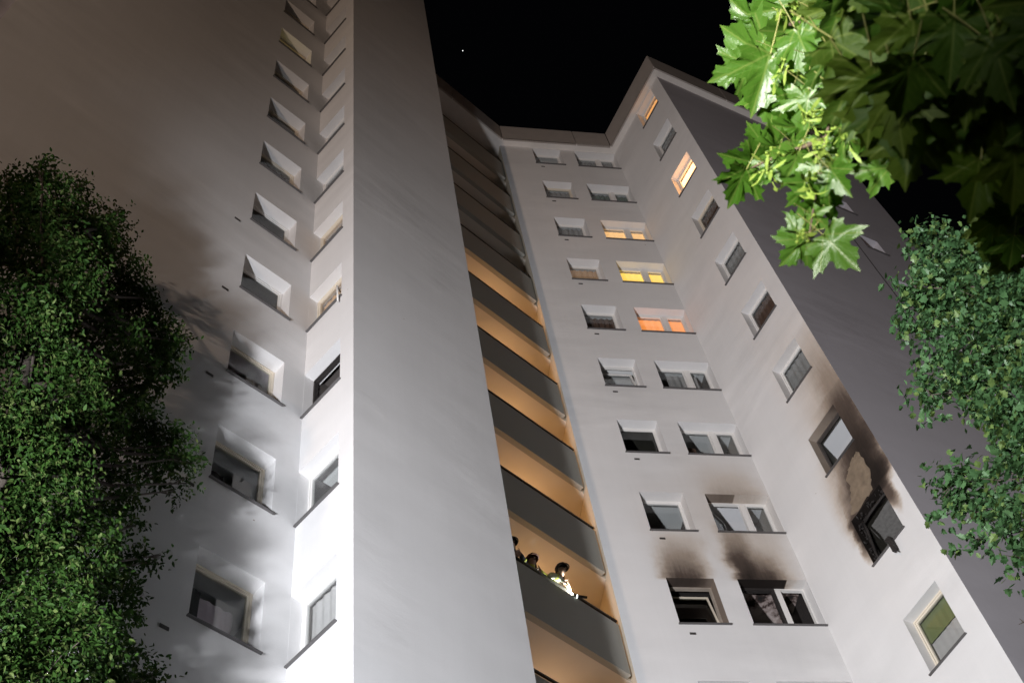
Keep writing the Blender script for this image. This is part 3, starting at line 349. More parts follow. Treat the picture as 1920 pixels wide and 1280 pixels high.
m_ceil_w = simple("white room ceiling", (0.74, 0.74, 0.75), 0.9)
m_ceil_g = simple("olive room ceiling", (0.20, 0.22, 0.06), 0.9, var=0.15, scale=2)
m_rwall = simple("room wall", (0.30, 0.28, 0.26), 0.9, var=0.1, scale=2)
m_rdark = simple("dark room wall", (0.07, 0.06, 0.055), 0.9)
m_rfloor = simple("room floor", (0.10, 0.07, 0.05), 0.7)
m_cur_w = simple("net curtain", (0.55, 0.53, 0.52), 0.9, var=0.12, scale=12)
m_cur_g = simple("grey curtain", (0.36, 0.36, 0.36), 0.9, var=0.15, scale=12)
m_cur_b = simple("brown curtain", (0.12, 0.07, 0.05), 0.9, var=0.25, scale=12)
m_cur_k = simple("dark curtain", (0.05, 0.05, 0.05), 0.9, var=0.25, scale=12)
m_cur_green = simple("green curtain", (0.10, 0.17, 0.13), 0.9, var=0.2, scale=12)
m_sheet_ol = simple("olive sheet", (0.20, 0.235, 0.10), 0.9, var=0.08, scale=3)  # carries the olive of a partly lit room ceiling on a flat sheet
m_lilac = simple("lilac blind", (0.60, 0.51, 0.56), 0.9, var=0.1, scale=12)
g_cream = glow("lit cream blind", (1.0, 0.55, 0.20), 1.15, 0.25)
g_yellow = glow("lit yellow curtain", (1.0, 0.60, 0.085), 1.5, 0.3)
g_orange = glow("lit orange curtain", (1.0, 0.30, 0.06), 1.15, 0.35)
g_orange2 = glow("lit orange blind", (1.0, 0.42, 0.09), 1.1, 0.2)
g_bright = glow("bright lit blind", (1.0, 0.46, 0.17), 6.5, 0.2)
g_amber = glow("dim amber curtain", (1.0, 0.58, 0.32), 0.20, 0.6, base=(0.2, 0.15, 0.1))
g_amber2 = glow("amber curtain", (1.0, 0.55, 0.24), 0.50, 0.6, base=(0.16, 0.11, 0.07))
g_ylw = glow("yellow lit blind", (1.0, 0.78, 0.30), 0.34, 0.4)
g_lamp = emit("gallery lamp glass", (1.0, 0.62, 0.3), 3.0)

def mottled(name):
    m, nt, b = new_mat(name)
    tc = nt.nodes.new("ShaderNodeTexCoord"); n = nt.nodes.new("ShaderNodeTexNoise"); n.inputs["Scale"].default_value = 2.2; n.inputs["Detail"].default_value = 7; n.inputs["Roughness"].default_value = 0.62
    r = nt.nodes.new("ShaderNodeValToRGB"); e = r.color_ramp.elements
    e[0].position = 0.38; e[0].color = (0.012, 0.010, 0.009, 1); e[1].position = 0.56; e[1].color = (0.55, 0.47, 0.44, 1)
    x = e.new(0.43); x.color = (0.05, 0.03, 0.025, 1); y = e.new(0.47); y.color = (0.28, 0.22, 0.20, 1)
    nt.links.new(tc.outputs["Object"], n.inputs["Vector"]); nt.links.new(n.outputs["Fac"], r.inputs[0]); nt.links.new(r.outputs[0], b.inputs["Base Color"])
    b.inputs["Roughness"].default_value = 0.9
    return m
m_ash = mottled("scorched peeling ceiling")
m_ashgrey = simple("sooty grey board", (0.20, 0.19, 0.18), 0.9, bump=0.3, scale=14, var=0.4)

# ------------------------------------------------------------------ ground
gm = simple("asphalt", (0.05, 0.05, 0.05), 0.9, bump=0.3, scale=60, var=0.2)
g = MB(); g.poly([(-600, -600, 0), (600, -600, 0), (600, 600, 0), (-600, 600, 0)])
tag(g.build("ground", gm), "dark asphalt yard in front of the tower block", None, None, "structure")

# ------------------------------------------------------------------ tower block
FL = 2.75
SILL0 = 18.657
OPH = 1.30
def D2(a): a = math.radians(a); return Vector((math.cos(a), math.sin(a)))
AF, AD, AC = 52.478, 125.636, 16.919
E1 = Vector((-2.5623, 10.4858)); K = Vector((-3.6196, 11.2976)); FR = Vector((-0.6248, 13.0088))
PC = Vector((0.9548, 17.2915)); CD = Vector((4.8788, 18.4851)); DE = Vector((6.6724, 15.9832))
EE = DE + D2(35.636) * 7.83
LE = K - D2(AF) * 7.15
def frame(o, az): return Matrix.Translation((o.x, o.y, 0)) @ Matrix.Rotation(math.radians(az), 4, 'Z')
FRAMES = dict(L=frame(K, AF), M=frame(K, AF - 90), F=frame(E1, AF), C=frame(PC, AC), D=frame(CD, AD - 180), E=frame(DE, AD - 90), P=frame(PC, AF))
TOP_R, TOP_L = 42.0, 47.5

tower = thing("apartment_tower", (0.9548, 17.2915, 0), "tall white rendered apartment tower with soot stained burnt windows and orange lit galleries", "building")

def facade(key, x0, x1, z1, ops, mat, depth=0.32):
    xs = sorted({x0, x1, *[o[0] for o in ops], *[o[1] for o in ops]}); zs = sorted({0.0, z1, *[o[2] for o in ops], *[o[3] for o in ops]})
    b = MB(); cache = {}
    def vid(x, z):
        if (x, z) not in cache: cache[(x, z)] = len(b.v); b.v.append((x, 0, z))
        return cache[(x, z)]
    for i in range(len(xs) - 1):
        for j in range(len(zs) - 1):
            cx, cz = (xs[i] + xs[i + 1]) / 2, (zs[j] + zs[j + 1]) / 2
            if any(o[0] < cx < o[1] and o[2] < cz < o[3] for o in ops): continue
            b.f.append((vid(xs[i], zs[j]), vid(xs[i + 1], zs[j]), vid(xs[i + 1], zs[j + 1]), vid(xs[i], zs[j + 1]))); b.m.append(0)
    for (a, c, d, e) in ops:
        b.poly([(a, 0, d), (a, depth, d), (a, depth, e), (a, 0, e)])
        b.poly([(c, 0, d), (c, 0, e), (c, depth, e), (c, depth, d)])
        b.poly([(a, 0, d), (c, 0, d), (c, depth, d), (a, depth, d)])
        b.poly([(a, 0, e), (a, depth, e), (c, depth, e), (c, 0, e)])
    return b.build("wall", mat, tower, FRAMES[key])

def sill_z(k): return SILL0 + FL * k
ROWS_R = range(-6, 9); ROWS_L = range(-6, 11)
OPS = {
    'L': [(-1.48, -0.43)], 'M': [(0.002, 0.985)], 'Cs': [(1.14, 2.13)], 'Cw': [(2.62, 4.088)], 'D': [(1.63, 2.62)]}
def ops_for(keys, rows): return [(a, c, sill_z(k), sill_z(k) + OPH) for key in keys for (a, c) in OPS[key] for k in rows]
facade('L', -7.15, 0, TOP_L, ops_for(['L'], ROWS_L), m_wall)
facade('M', 0, 1.333, TOP_L, ops_for(['M'], ROWS_L), m_wall)
facade('F', 0, 3.181, TOP_L, [], m_wall)
facade('C', 0, 4.1015, TOP_R, ops_for(['Cs', 'Cw'], ROWS_R), m_wall_c)
facade('D', 0, 3.0785, TOP_R, ops_for(['D'], ROWS_R), m_wall_d)
EOPS = [(5.05, 5.77, 19.22 + FL * k, 20.14 + FL * k) for k in range(-6, 8)]
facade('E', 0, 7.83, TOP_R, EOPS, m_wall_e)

# unseen sides, so that the block is closed
nF = Vector((-math.sin(math.radians(AF)), math.cos(math.radians(AF))))      # inward from F and L
nE = Vector((-math.sin(math.radians(35.636)), math.cos(math.radians(35.636))))
LB = LE + nF * 11; EB = EE + nE * 10
BK = Vector((1.0, 32.0))
def side(p, q, z0, z1, mat=m_wall):
    b = MB(); b.poly([(p.x, p.y, z0), (q.x, q.y, z0), (q.x, q.y, z1), (p.x, p.y, z1)])
    return b.build("wall", mat, tower, Matrix.Identity(4))
side(FR, FR + nF * 12.2, 0, TOP_L)
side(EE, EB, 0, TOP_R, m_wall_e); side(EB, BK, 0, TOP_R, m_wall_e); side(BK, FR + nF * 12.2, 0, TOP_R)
side(LE + nF * 0.18, LB, 0, TOP_L); side(LB, FR + nF * 12.2, 0, TOP_L)
# set-back grey strip left of the blank wall, behind a vertical joint
b = MB(); b.poly([(-11.5, 0.18, 0), (-7.15, 0.18, 0), (-7.15, 0.18, TOP_L), (-11.5, 0.18, TOP_L)])
b.poly([(-7.15, 0.18, 0), (-7.15, 0, 0), (-7.15, 0, TOP_L), (-7.15, 0.18, TOP_L)])
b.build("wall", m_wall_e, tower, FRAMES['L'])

# roofs
def off_poly(pts, d):
    """offset an open polyline to its right (outwards) by d"""
    out = []
    for i, p in enumerate(pts):
        dirs = []
        if i > 0: dirs.append((p - pts[i - 1]).normalized())
        if i < len(pts) - 1: dirs.append((pts[i + 1] - p).normalized())
        ns = [Vector((t.y, -t.x)) for t in dirs]
        if len(ns) == 1: out.append(p + ns[0] * d)
        else:
            s = ns[0] + ns[1]; out.append(p + s * (2 * d / s.dot(s)))
    return out
PA = PC - D2(AF) * 4.36
def roof(path, back, z, splits):
    o = off_poly(path, 0.25)
    r = MB(); r.prism([(p.x, p.y) for p in o] + [(p.x, p.y) for p in back], z, z + 0.10)
    rf = r.build("roof", m_soffit, tower, Matrix.Identity(4))
    bk = off_poly(path, 0.19); q = MB()
    for i in range(len(bk) - 1):
        q.poly([(bk[i].x, bk[i].y, z + 0.1), (bk[i + 1].x, bk[i + 1].y, z + 0.1), (bk[i + 1].x, bk[i + 1].y, z + 1.19), (bk[i].x, bk[i].y, z + 1.19)])
    q.build("fascia_backing", m_joint, rf, Matrix.Identity(4))
    for i in range(len(o) - 1):
        a, c = o[i], o[i + 1]; Ln = (c - a).length; t = (c - a) / Ln; nrm = Vector((t.y, -t.x))
        cuts = [0.0] + [s for s in splits[i] if 0.2 < s < Ln - 0.2] + [Ln]
        for s0, s1 in zip(cuts[:-1], cuts[1:]):
            p0 = a + t * (s0 + 0.016); p1 = a + t * (s1 - 0.016); w = MB()
            w.prism([(p0.x, p0.y), (p1.x, p1.y), (p1.x - nrm.x * 0.05, p1.y - nrm.y * 0.05), (p0.x - nrm.x * 0.05, p0.y - nrm.y * 0.05)], z - 0.004, z + 1.2)
            w.build("fascia_panel", m_fascia, rf, Matrix.Identity(4))
roof([PA, PC, CD, DE, EE], [EB, BK, PA + nF * 9], TOP_R, [[2.0], [2.62], [], [2.95, 4.9, 6.9]])
roof([LE, K, E1, FR], [FR + nF * 12, LB], TOP_L, [[2.4, 4.8], [], [1.6]])
# faint steel ladder frame standing on the roof edge
b = MB(); c0 = PC + nF * 1.6 + D2(AF) * (-0.6)
for dx in (0, 0.55):
    p = c0 + D2(AC) * dx; b.tube([(p.x, p.y, 42.1), (p.x, p.y, 44.6)], 0.025, 6)
for z in (43.4, 44.0, 44.6):
    p = c0; q = c0 + D2(AC) * 0.55; b.tube([(p.x, p.y, z), (q.x, q.y, z)], 0.022, 6)
b.build("roof_ladder", simple("galvanised steel", (0.25, 0.25, 0.27), 0.5, 0.7), tower, Matrix.Identity(4))

# ------------------------------------------------------------------ windows
def curtain_mesh(xa, xb, za, zb, y, waves, amp=0.018):
    b = MB(); n = max(8, int(waves * 6))
    for i in range(n + 1):
        x = xa + (xb - xa) * i / n; yy = y + amp * math.sin(2 * PI * waves * i / n) + amp * 0.5 * math.sin(5.1 * i)
        b.v += [(x, yy, za), (x, yy, zb)]
    for i in range(n):
        b.f.append((2 * i, 2 * i + 2, 2 * i + 3, 2 * i + 1)); b.m.append(0)
    return b

def border(b, x0, x1, z0, z1, w, y0, y1):
    b.box(x0, x1, y0, y1, z0, z0 + w); b.box(x0, x1, y0, y1, z1 - w, z1)
    b.box(x0, x0 + w, y0, y1, z0 + w, z1 - w); b.box(x1 - w, x1, y0, y1, z0 + w, z1 - w)

MESH = {}
def shared(key, maker, mats):
    if key not in MESH:
        o = maker()
        me = bpy.data.meshes.new(key[0]); me.from_pydata(o.v, [], o.f)
        for m in mats: me.materials.append(m)
        if len(mats) > 1: me.polygons.foreach_set("material_index", o.m)
        me.update(); MESH[key] = me
    return MESH[key]

def window(fac, key, k, x0, x1, z0, h=OPH, room=(-0.8, 0.25), style=None, double=False):
    st = style or {}
    w = x1 - x0
    base0 = FRAMES[fac] @ Matrix.Translation((x0, 0, z0))
    base = base0 @ Matrix.Translation((0, {'M': -0.055, 'D': -0.03, 'L': 0.02}.get(fac, 0), 0))
    frm = st.get('frame', m_frame)
    FW_ = 0.034
    mx0, mx1 = 0.565 * w, 0.65 * w
    def mk_frame():
        b = MB(); border(b, 0.004, w - 0.004, 0.004, h - 0.004, FW_, 0.245, 0.325)
        if double: b.box(mx0, mx1, 0.245, 0.325, FW_, h - FW_)
        return b
    fr = link("window", shared(("window", round(w, 3), h, double, frm.name), mk_frame, [frm]), tower, base)
    if st.get('label'): fr["label"] = st['label']
    fr["row"] = k
    bays = [(FW_, w - FW_)] if not double else [(FW_, mx0), (mx1, w - FW_)]
    for bi, (a, c) in enumerate(bays):
        mode = st.get('sash', ['shut', 'shut'])[bi]
        if mode == 'none': continue
        bw = c - a; bh = h - 2 * FW_
        def mk_sash():
            b = MB(); border(b, 0.006, bw - 0.006, 0.006, bh - 0.006, 0.036, 0.0, 0.05); return b
        def mk_pane():
            b = MB(); b.box(0.038, bw - 0.038, 0.022, 0.030, 0.038, bh - 0.038); return b
        sm = st.get('sashmat', frm)
        pm = base @ Matrix.Translation((a, 0.262, FW_))
        if mode == 'tilt': pm = pm @ Matrix.Rotation(math.radians(-st.get('ang', 9)), 4, 'X')
        if mode == 'swing': pm = pm @ Matrix.Rotation(math.radians(st.get('ang', 55)), 4, 'Z')
        s = link("sash", shared(("sash", round(bw, 3), round(bh, 3), sm.name), mk_sash, [sm]), fr, pm)
        gl = st.get('glass', m_glass)
        link("pane", shared(("pane", round(bw, 3), round(bh, 3), gl.name), mk_pane, [gl]), fr, pm)
    # metal sill
    sx1 = w + 0.03 if key not in ('Cw',) else w + 0.008
    sx0 = -0.03 if key != 'M' else -0.008
    def mk_sill():
        b = MB(); b.box(sx0, sx1, -0.045, -0.002, -0.018, 0.003); b.box(0.002, w - 0.002, -0.002, 0.246, -0.01, 0.006); return b
    link("sill", shared(("sill", key, round(w, 3)), mk_sill, [m_sill]), fr, base0)
    # room behind
    ra, rb = room; cm = st.get('ceil', m_ceil); wm = st.get('rwall', m_rwall); dp = st.get('depth', 2.9)
    def mk_room():
        b = MB(); A, B, C_, D_, Z0, Z1 = ra, w + rb, 0.327, dp, -0.85, h + 0.12
        b.mi = 0; b.poly([(A, C_, Z1), (A, D_, Z1), (B, D_, Z1), (B, C_, Z1)])
        b.mi = 1; b.poly([(A, C_, Z0), (A, D_, Z0), (A, D_, Z1), (A, C_, Z1)]); b.poly([(B, C_, Z0), (B, C_, Z1), (B, D_, Z1), (B, D_, Z0)]); b.poly([(A, D_, Z0), (B, D_, Z0), (B, D_, Z1), (A, D_, Z1)])
        b.mi = 2; b.poly([(A, C_, Z0), (B, C_, Z0), (B, D_, Z0), (A, D_, Z0)])
        return b
    link("room", shared(("room", key, ra, rb, dp, cm.name, wm.name, h), mk_room, [cm, wm, m_rfloor]), fr, base)
    for ci, (fa, fb, za, zb, mat, dy) in enumerate(st.get('curt', [])):
        cb = curtain_mesh(fa * w, fb * w, za, zb, 0.40 + dy, max(2, (fb - fa) * w * 6), 0.004 if (st.get('flat') or mat.name.startswith('lit')) else 0.014)
        cb.build("curtain", mat, fr, base)
    return fr

full = lambda m, a=0.0, c=1.0, z0=0.0, z1=OPH, dy=0.0: (a, c, z0, z1, m, dy)
STY = {
 ('L', -2): dict(curt=[full(m_cur_k, -0.05, 0.34, 0, 1.02), full(m_lilac, 0.36, 0.86, 0, 0.98, 0.05)], frame=m_frame_w, ceil=m_ceil),
 ('L', -1): dict(curt=[full(m_rdark, 0.0, 0.42, 0, 0.80), full(m_lilac, 0.42, 0.86, 0, 0.62, 0.05)], frame=m_frame_w, ceil=m_ceil),
 ('L', 0): dict(ceil=m_lilac, rwall=m_rdark, frame=m_frame_w, curt=[full(m_rdark, -0.05, 0.38, 0, 0.55, 0.3)], label="window with a pale mauve ceiling and no curtain"),
 ('L', 1): dict(glass=m_glass_d, rwall=m_rdark, ceil=m_rdark, frame=m_frame), ('L', 2): dict(glass=m_glass_d, rwall=m_rdark, ceil=m_rdark),
 ('L', 3): dict(curt=[full(m_cur_b)], frame=m_frame_w), ('L', 4): dict(curt=[full(m_cur_b, 0.2, 1)], frame=m_frame_w), ('L', 5): dict(curt=[full(m_cur_b)], frame=m_frame_w),
 ('L', 6): dict(curt=[full(g_ylw)], frame=m_frame_w, label="narrow window with a yellow lit blind"), ('L', 7): dict(curt=[full(m_cur_b)], frame=m_frame_w), ('L', 8): dict(curt=[full(m_cur_k)]),
 ('M', -2): dict(curt=[full(m_cur_w)], label="window with pale net curtain nearest the yard"), ('M', -1): dict(ceil=m_ceil, rwall=m_rdark),
 ('M', 0): dict(rwall=m_rdark, ceil=m_rdark, frame=m_char, sash=['tilt'], sashmat=simple("dark sash", (0.10, 0.10, 0.105), 0.4), ang=14, glass=m_glass_d, label="dark framed window tilted open"),
 ('M', 1): dict(curt=[full(g_amber2)], frame=m_frame_w, label="window with dim amber light behind the curtain"), ('M', 2): dict(curt=[full(g_amber2, 0, 0.8), full(m_cur_g, 0.8, 1)], frame=m_frame_w),
 ('M', 3): dict(curt=[full(m_cur_g)]), ('M', 4): dict(curt=[full(m_cur_w)]), ('M', 5): dict(curt=[full(m_cur_g)]), ('M', 6): dict(curt=[full(m_cur_w)]), ('M', 7): dict(curt=[full(m_cur_w)]), ('M', 8): dict(curt=[full(m_cur_g)]),
 ('Cs', 8): dict(curt=[full(m_cur_w, 0.35, 1, 0, 0.9)], rwall=m_rdark), ('Cs', 7): dict(curt=[full(m_cur_g)], frame=m_frame_w), ('Cs', 6): dict(curt=[full(m_cur_g, 0, 1)]),
 ('Cs', 5): dict(curt=[full(g_amber)], label="window with faint amber light behind its curtain"), ('Cs', 4): dict(curt=[full(m_cur_b, 0, 1, 0, 1.25)], label="window with brown pleated curtain"),
 ('Cs', 3): dict(sash=['tilt'], ang=8, ceil=m_ceil, label="window with its sash tilted open"), ('Cs', 2): dict(glass=m_glass_d, rwall=m_rdark), ('Cs', 1): dict(ceil=m_ceil, rwall=m_rdark),
 ('Cs', 0): dict(sash=['tilt'], ang=9, rwall=m_char, ceil=m_char, glass=m_glass_d, frame=simple("sooty frame", (0.30, 0.26, 0.22), 0.6, var=0.4, scale=6), sashmat=m_frame_w, label="sooty window with a tilted sash on the burnt floor"),
 ('Cw', 8): dict(curt=[full(m_cur_g)]), ('Cw', 7): dict(curt=[full(m_cur_green)]),
 ('Cw', 6): dict(curt=[full(g_cream)], flat=True, label="double window with lit cream blind"), ('Cw', 5): dict(curt=[full(g_yellow)], label="double window with lit yellow curtain"),
 ('Cw', 4): dict(curt=[full(g_orange)], label="double window with lit orange curtain"), ('Cw', 3): dict(curt=[full(m_cur_g, 0.25, 0.8, 0, 1.2)], ceil=m_ceil, rwall=m_rdark),
 ('Cw', 2): dict(curt=[full(m_cur_b, 0.0, 0.28, 0, 0.8), full(m_cur_w, 0.3, 1.0, 0, 0.75, 0.4)], ceil=m_ceil), ('Cw', 1): dict(sash=['swing', 'shut'], ang=42, ceil=m_ceil_w, rwall=m_rwall, label="double window with its left sash swung inwards"),
 ('Cw', 0): dict(sash=['none', 'none'], rwall=m_char, ceil=m_ash, frame=m_frame, label="burnt out double window without glass below the dark soot plume"),
 ('D', 8): dict(curt=[full(g_orange2)], flat=True, label="orange lit window just below the roof"), ('D', 7): dict(curt=[full(m_cur_g)]),
 ('D', 6): dict(curt=[full(g_bright)], flat=True, label="brightly lit window with glowing reveal"), ('D', 5): dict(curt=[full(m_cur_b)], frame=m_frame_w), ('D', 4): dict(curt=[full(m_cur_g)]),
 ('D', 3): dict(curt=[full(m_cur_b)]), ('D', 2): dict(curt=[full(m_cur_g)]),
 ('D', 1): dict(ceil=m_ceil_w, rwall=m_rdark, frame=simple('smoke blackened frame', (0.07, 0.06, 0.055), 0.6, var=0.5, scale=6), sash=['none'], label="smoke stained window above the burnt one"),
 ('D', 0): dict(sash=['none'], rwall=m_char, ceil=m_ashgrey, frame=m_char, label="burnt out window with charred black frame"),
 ('D', -1): dict(ceil=m_ceil, frame=m_frame_w, curt=[full(m_sheet_ol, 0.0, 1.0, 0.80, 1.3), full(m_cur_w, 0, 1, 0, 0.82, 0.04)], flat=True, label="window with olive sheet above pale curtain"),
}
plain = [dict(curt=[full(m_cur_g)]), dict(curt=[full(m_cur_w)]), dict()]
ROOMS = dict(L=(-1.7, 0.3), M=(0.01, 0.28), Cs=(-0.95, 0.2), Cw=(-0.2, 0.0), D=(-1.2, 0.3))
for key in ('L', 'M', 'Cs', 'Cw', 'D'):
    for k in (ROWS_L if key in 'LM' else ROWS_R):
        a, c = OPS[key][0]
        window(key[0], key, k, a, c, sill_z(k), OPH, ROOMS[key], STY.get((key, k), plain[k % 3]), key == 'Cw')
for i, (a, c, z0, z1) in enumerate(EOPS):
    window('E', 'E', i - 6, a, c, z0, z1 - z0, (-0.6, 0.6), dict(curt=[(0, 1, 0, z1 - z0, m_cur_g, 0)]))

# vent slots beside and below the windows
def vent(fac, x, z, w, h):
    b = MB(); b.box(-w / 2, w / 2, -0.012, 0.004, -h / 2, h / 2); b.box(-w / 2 + 0.012, w / 2 - 0.012, -0.016, -0.0125, -0.004, 0.004)
    b.build("vent_slot", m_vent, tower, FRAMES[fac] @ Matrix.Translation((x, 0, z)))
for k in range(-6, 3): vent('L', -1.77, sill_z(k) - 0.37, 0.13, 0.055)
for k in ROWS_R: vent('C', 1.33, sill_z(k) - 0.26, 0.12, 0.05)
# white hose end hanging out over a lit window's sill
b = MB(); b.tube([(0.90, 0.05, 0.30), (0.93, -0.05, 0.36), (0.955, -0.07, 0.33), (0.965, -0.075, 0.15), (0.965, -0.06, -0.22)], 0.018, 8)
b.build("hanging_hose", m_frame, tower, FRAMES['M'] @ Matrix.Translation((0, 0, sill_z(1))), True)
# expansion joint on the grey side
b = MB(); b.box(4.59, 4.622, -0.006, 0.004, 0, TOP_R - 0.01); b.build("expansion_joint", m_joint, tower, FRAMES['E'])
# sheet of render that came off above the burnt window: sandy base coat
m_peel = simple("sandy base coat", (0.185, 0.142, 0.10), 0.95, bump=0.7, scale=7, var=0.55)
outl = [(2.55, 21.09), (2.60, 20.89), (2.62, 20.56), (2.57, 20.34), (2.50, 20.19), (2.44, 20.0), (2.2, 19.985), (1.9, 19.985), (1.70, 20.01), (1.80, 20.22), (1.93, 20.42), (2.0, 20.58), (2.03, 20.71), (2.01, 20.84), (2.12, 20.90), (2.18, 20.99), (2.30, 21.02), (2.36, 21.09), (2.46, 21.07)]
jag = []
for i in range(len(outl)):
    p, q = outl[i], outl[(i + 1) % len(outl)]
    for t in (0, 0.33, 0.66):
        jag.append((p[0] + (q[0] - p[0]) * t + rnd.uniform(-0.032, 0.032), p[1] + (q[1] - p[1]) * t + rnd.uniform(-0.032, 0.032)))
b = MB(); n = len(jag)
b.v = [(x, -0.014, z) for x, z in jag] + [(x, 0.004, z) for x, z in jag]
b.f = [tuple(range(n))] + [(i, n + i, n + (i + 1) % n, (i + 1) % n) for i in range(n)]; b.m = [0] * len(b.f)
b.build("exposed_base_coat", m_peel, tower, FRAMES['D'])
# charred scrap hanging from the burnt sill
b = MB(); b.box(-0.05, 0.05, -0.12, -0.05, -0.30, 0.03); b.box(-0.09, 0.03, -0.13, 0.1, 0.0, 0.05); b.tube([(0.02, -0.1, -0.28), (0.07, -0.13, -0.42)], [0.03, 0.01], 5)
b.build("charred_scrap", m_char, tower, FRAMES['D'] @ Matrix.Translation((2.27, 0, SILL0)))
# burnt frame remains: bent bars and flakes of char inside the opening
b = MB(); rr = random.Random(4)
b.tube([(0.10, 0.20, 1.26), (0.16, 0.12, 0.9), (0.05, 0.16, 0.35), (0.10, 0.10, 0.05)], 0.028, 5)
b.build("burnt_bar", m_char, tower, FRAMES['D'] @ Matrix.Translation((1.63, 0, SILL0)), True)
b = MB(); b.tube([(0.02, 0.22, 1.2), (0.4, 0.14, 1.16), (0.75, 0.2, 1.24), (0.97, 0.18, 1.2)], 0.032, 5)
b.build("burnt_bar", m_char, tower, FRAMES['D'] @ Matrix.Translation((1.63, 0, SILL0)), True)
b = MB()
for i in range(60):
    e = rr.random(); x, z = (rr.uniform(0.05, 0.95), 1.29 - abs(rr.gauss(0, .03))) if e < .6 else (0.01 + abs(rr.gauss(0, .02)), rr.uniform(0.1, 1.25))
    y_ = rr.uniform(0.03, .24); c_ = Vector((x, y_, z)); d_ = Vector((rr.gauss(0, 1), rr.gauss(0, .6), rr.gauss(0, 1))).normalized() * rr.uniform(.02, .06)
    b.tube([c_ - d_, c_, c_ + d_ * .8], [.006, rr.uniform(.012, .026), .004], 4)
tag(b.build("char_flakes", m_char, tower, FRAMES['D'] @ Matrix.Translation((1.63, 0, SILL0))), kind="stuff")
# charred left part of the burnt double window frame
b = MB(); border(b, 0.0, 0.565 * 1.468, 0.0, 1.3, 0.06, 0.240, 0.33); b.build("burnt_frame", m_char, tower, FRAMES['C'] @ Matrix.Translation((2.62, 0, SILL0)))

# ------------------------------------------------------------------ galleries
GP = FRAMES['P']
def gal_poly(y0, x0=-4.355):
    k = (D2(AC + 90)); ca, sa = math.cos(math.radians(AC + 90 - AF)), math.sin(math.radians(AC + 90 - AF))
    f = lambda y: y / sa * ca
    return [(x0, y0), (f(y0) - 0.004, y0), (f(1.6) - 0.004, 1.6), (x0, 1.6)]
b = MB(); q = gal_poly(0.0)
b.poly([(q[1][0] + 0.004, 0, 0), (q[2][0] + 0.004, 1.6, 0), (q[2][0] + 0.004, 1.6, TOP_R), (q[1][0] + 0.004, 0, TOP_R)])
b.poly([(q[3][0], 1.6, 0), (q[2][0], 1.6, 0), (q[2][0], 1.6, TOP_R), (q[3][0], 1.6, TOP_R)])
b.build("gallery_wall", m_gwall, tower, GP)
for k in range(-6, 9):
    z = 17.42 + FL * k
    s = MB(); s.prism(gal_poly(0.225), z, z + 0.25)
    sl = s.build("gallery_slab", m_slab, tower, GP)
    p = MB(); p.box(-4.355, 0.02, 0.10, 0.222, z - 0.003, z + 1.29)
    pp = p.build("parapet", m_parapet, tower, GP)
    r = MB(); r.box(-4.355, 0.03, 0.11, 0.16, z + 1.385, z + 1.42)
    for x in (-4.0, -3.0, -2.0, -1.0, -0.15): r.box(x - 0.012, x + 0.012, 0.125, 0.15, z + 1.29, z + 1.385)
    r.build("handrail", m_rail, pp, GP)
    if -2 <= k <= 4:
        c = MB(); c.tube([(0, 0, 0), (0, 0, -0.07)], [0.11, 0.09], 12); cz = z + FL
        c.build("gallery_lamp", g_lamp, tower, GP @ Matrix.Translation((-1.1, 1.53, cz - 0.8)) @ Matrix.Rotation(math.radians(90), 4, 'X'))
        ld = bpy.data.lights.new("gallery_light", 'POINT'); ld.energy = GALLERY_W * (1.0 if k > 0 else (0.8 if k == 0 else 0.5)); ld.color = (1.0, 0.56, 0.24) if k >= 0 else (1.0, 0.64, 0.38); ld.shadow_soft_size = 0.08
        link("gallery_light", ld, tower, GP @ Matrix.Translation((-1.1, 1.36, cz - 0.85)))

# ------------------------------------------------------------------ yard and street lamps, plus an added one for the maple leaves
def mast(pos, aim, label, heads, name, cat, watts, col, spread, blend):
    t = thing(name, (pos.x, pos.y, 0), label, cat)
    b = MB(); b.tube([(0, 0, 0.02), (0, 0, pos.z - 0.35)], [0.05, 0.035], 10)
    for a in range(3):
        c, s = math.cos(a * 2.094), math.sin(a * 2.094); b.tube([(0, 0, 0.9), (0.7 * c, 0.7 * s, 0.02)], 0.022, 6)
    b.build("pole", m_rail, t)
    d = (aim - pos).normalized(); rot = (-d).to_track_quat('Z', 'Y').to_matrix().to_4x4()
    h = MB(); h.box(-heads * 0.2, heads * 0.2, -0.17, 0.17, -0.02, 0.14)
    hd = h.build("lamp_head", m_rail, t, Matrix.Translation(pos) @ rot)
    l = MB(); l.box(-heads * 0.18, heads * 0.18, -0.15, 0.15, -0.028, -0.022)
    l.build("lens", emit(name + " lens", col, 12), hd)
    ld = bpy.data.lights.new(name, 'SPOT'); ld.energy = watts; ld.color = col; ld.spot_size = math.radians(spread); ld.spot_blend = blend; ld.shadow_soft_size = 0.32
    link(name + "_light", ld, hd, Matrix.Translation(pos + d * 0.30) @ rot)
    return t
mast(FLOOD_POS, FLOOD_AIM, "tripod floodlight mast of the fire brigade aimed up at the tower", 3, "floodlight_mast", "floodlight", FLOOD_W, FLOOD_COL, 74, 1.0)
mast(STREET_POS, STREET_AIM, "tall warm street light standing behind the yard", 2, "street_light", "street light", STREET_W, STREET_COL, 66, 1.0)
mast(LEAF_FILL_POS, LEAF_FILL_AIM, "low leaf fill lamp added to brighten the overhanging maple branch", 1, "leaf_fill_lamp", "leaf fill lamp", LEAF_FILL_W, LEAF_FILL_COL, 38, 1.0)

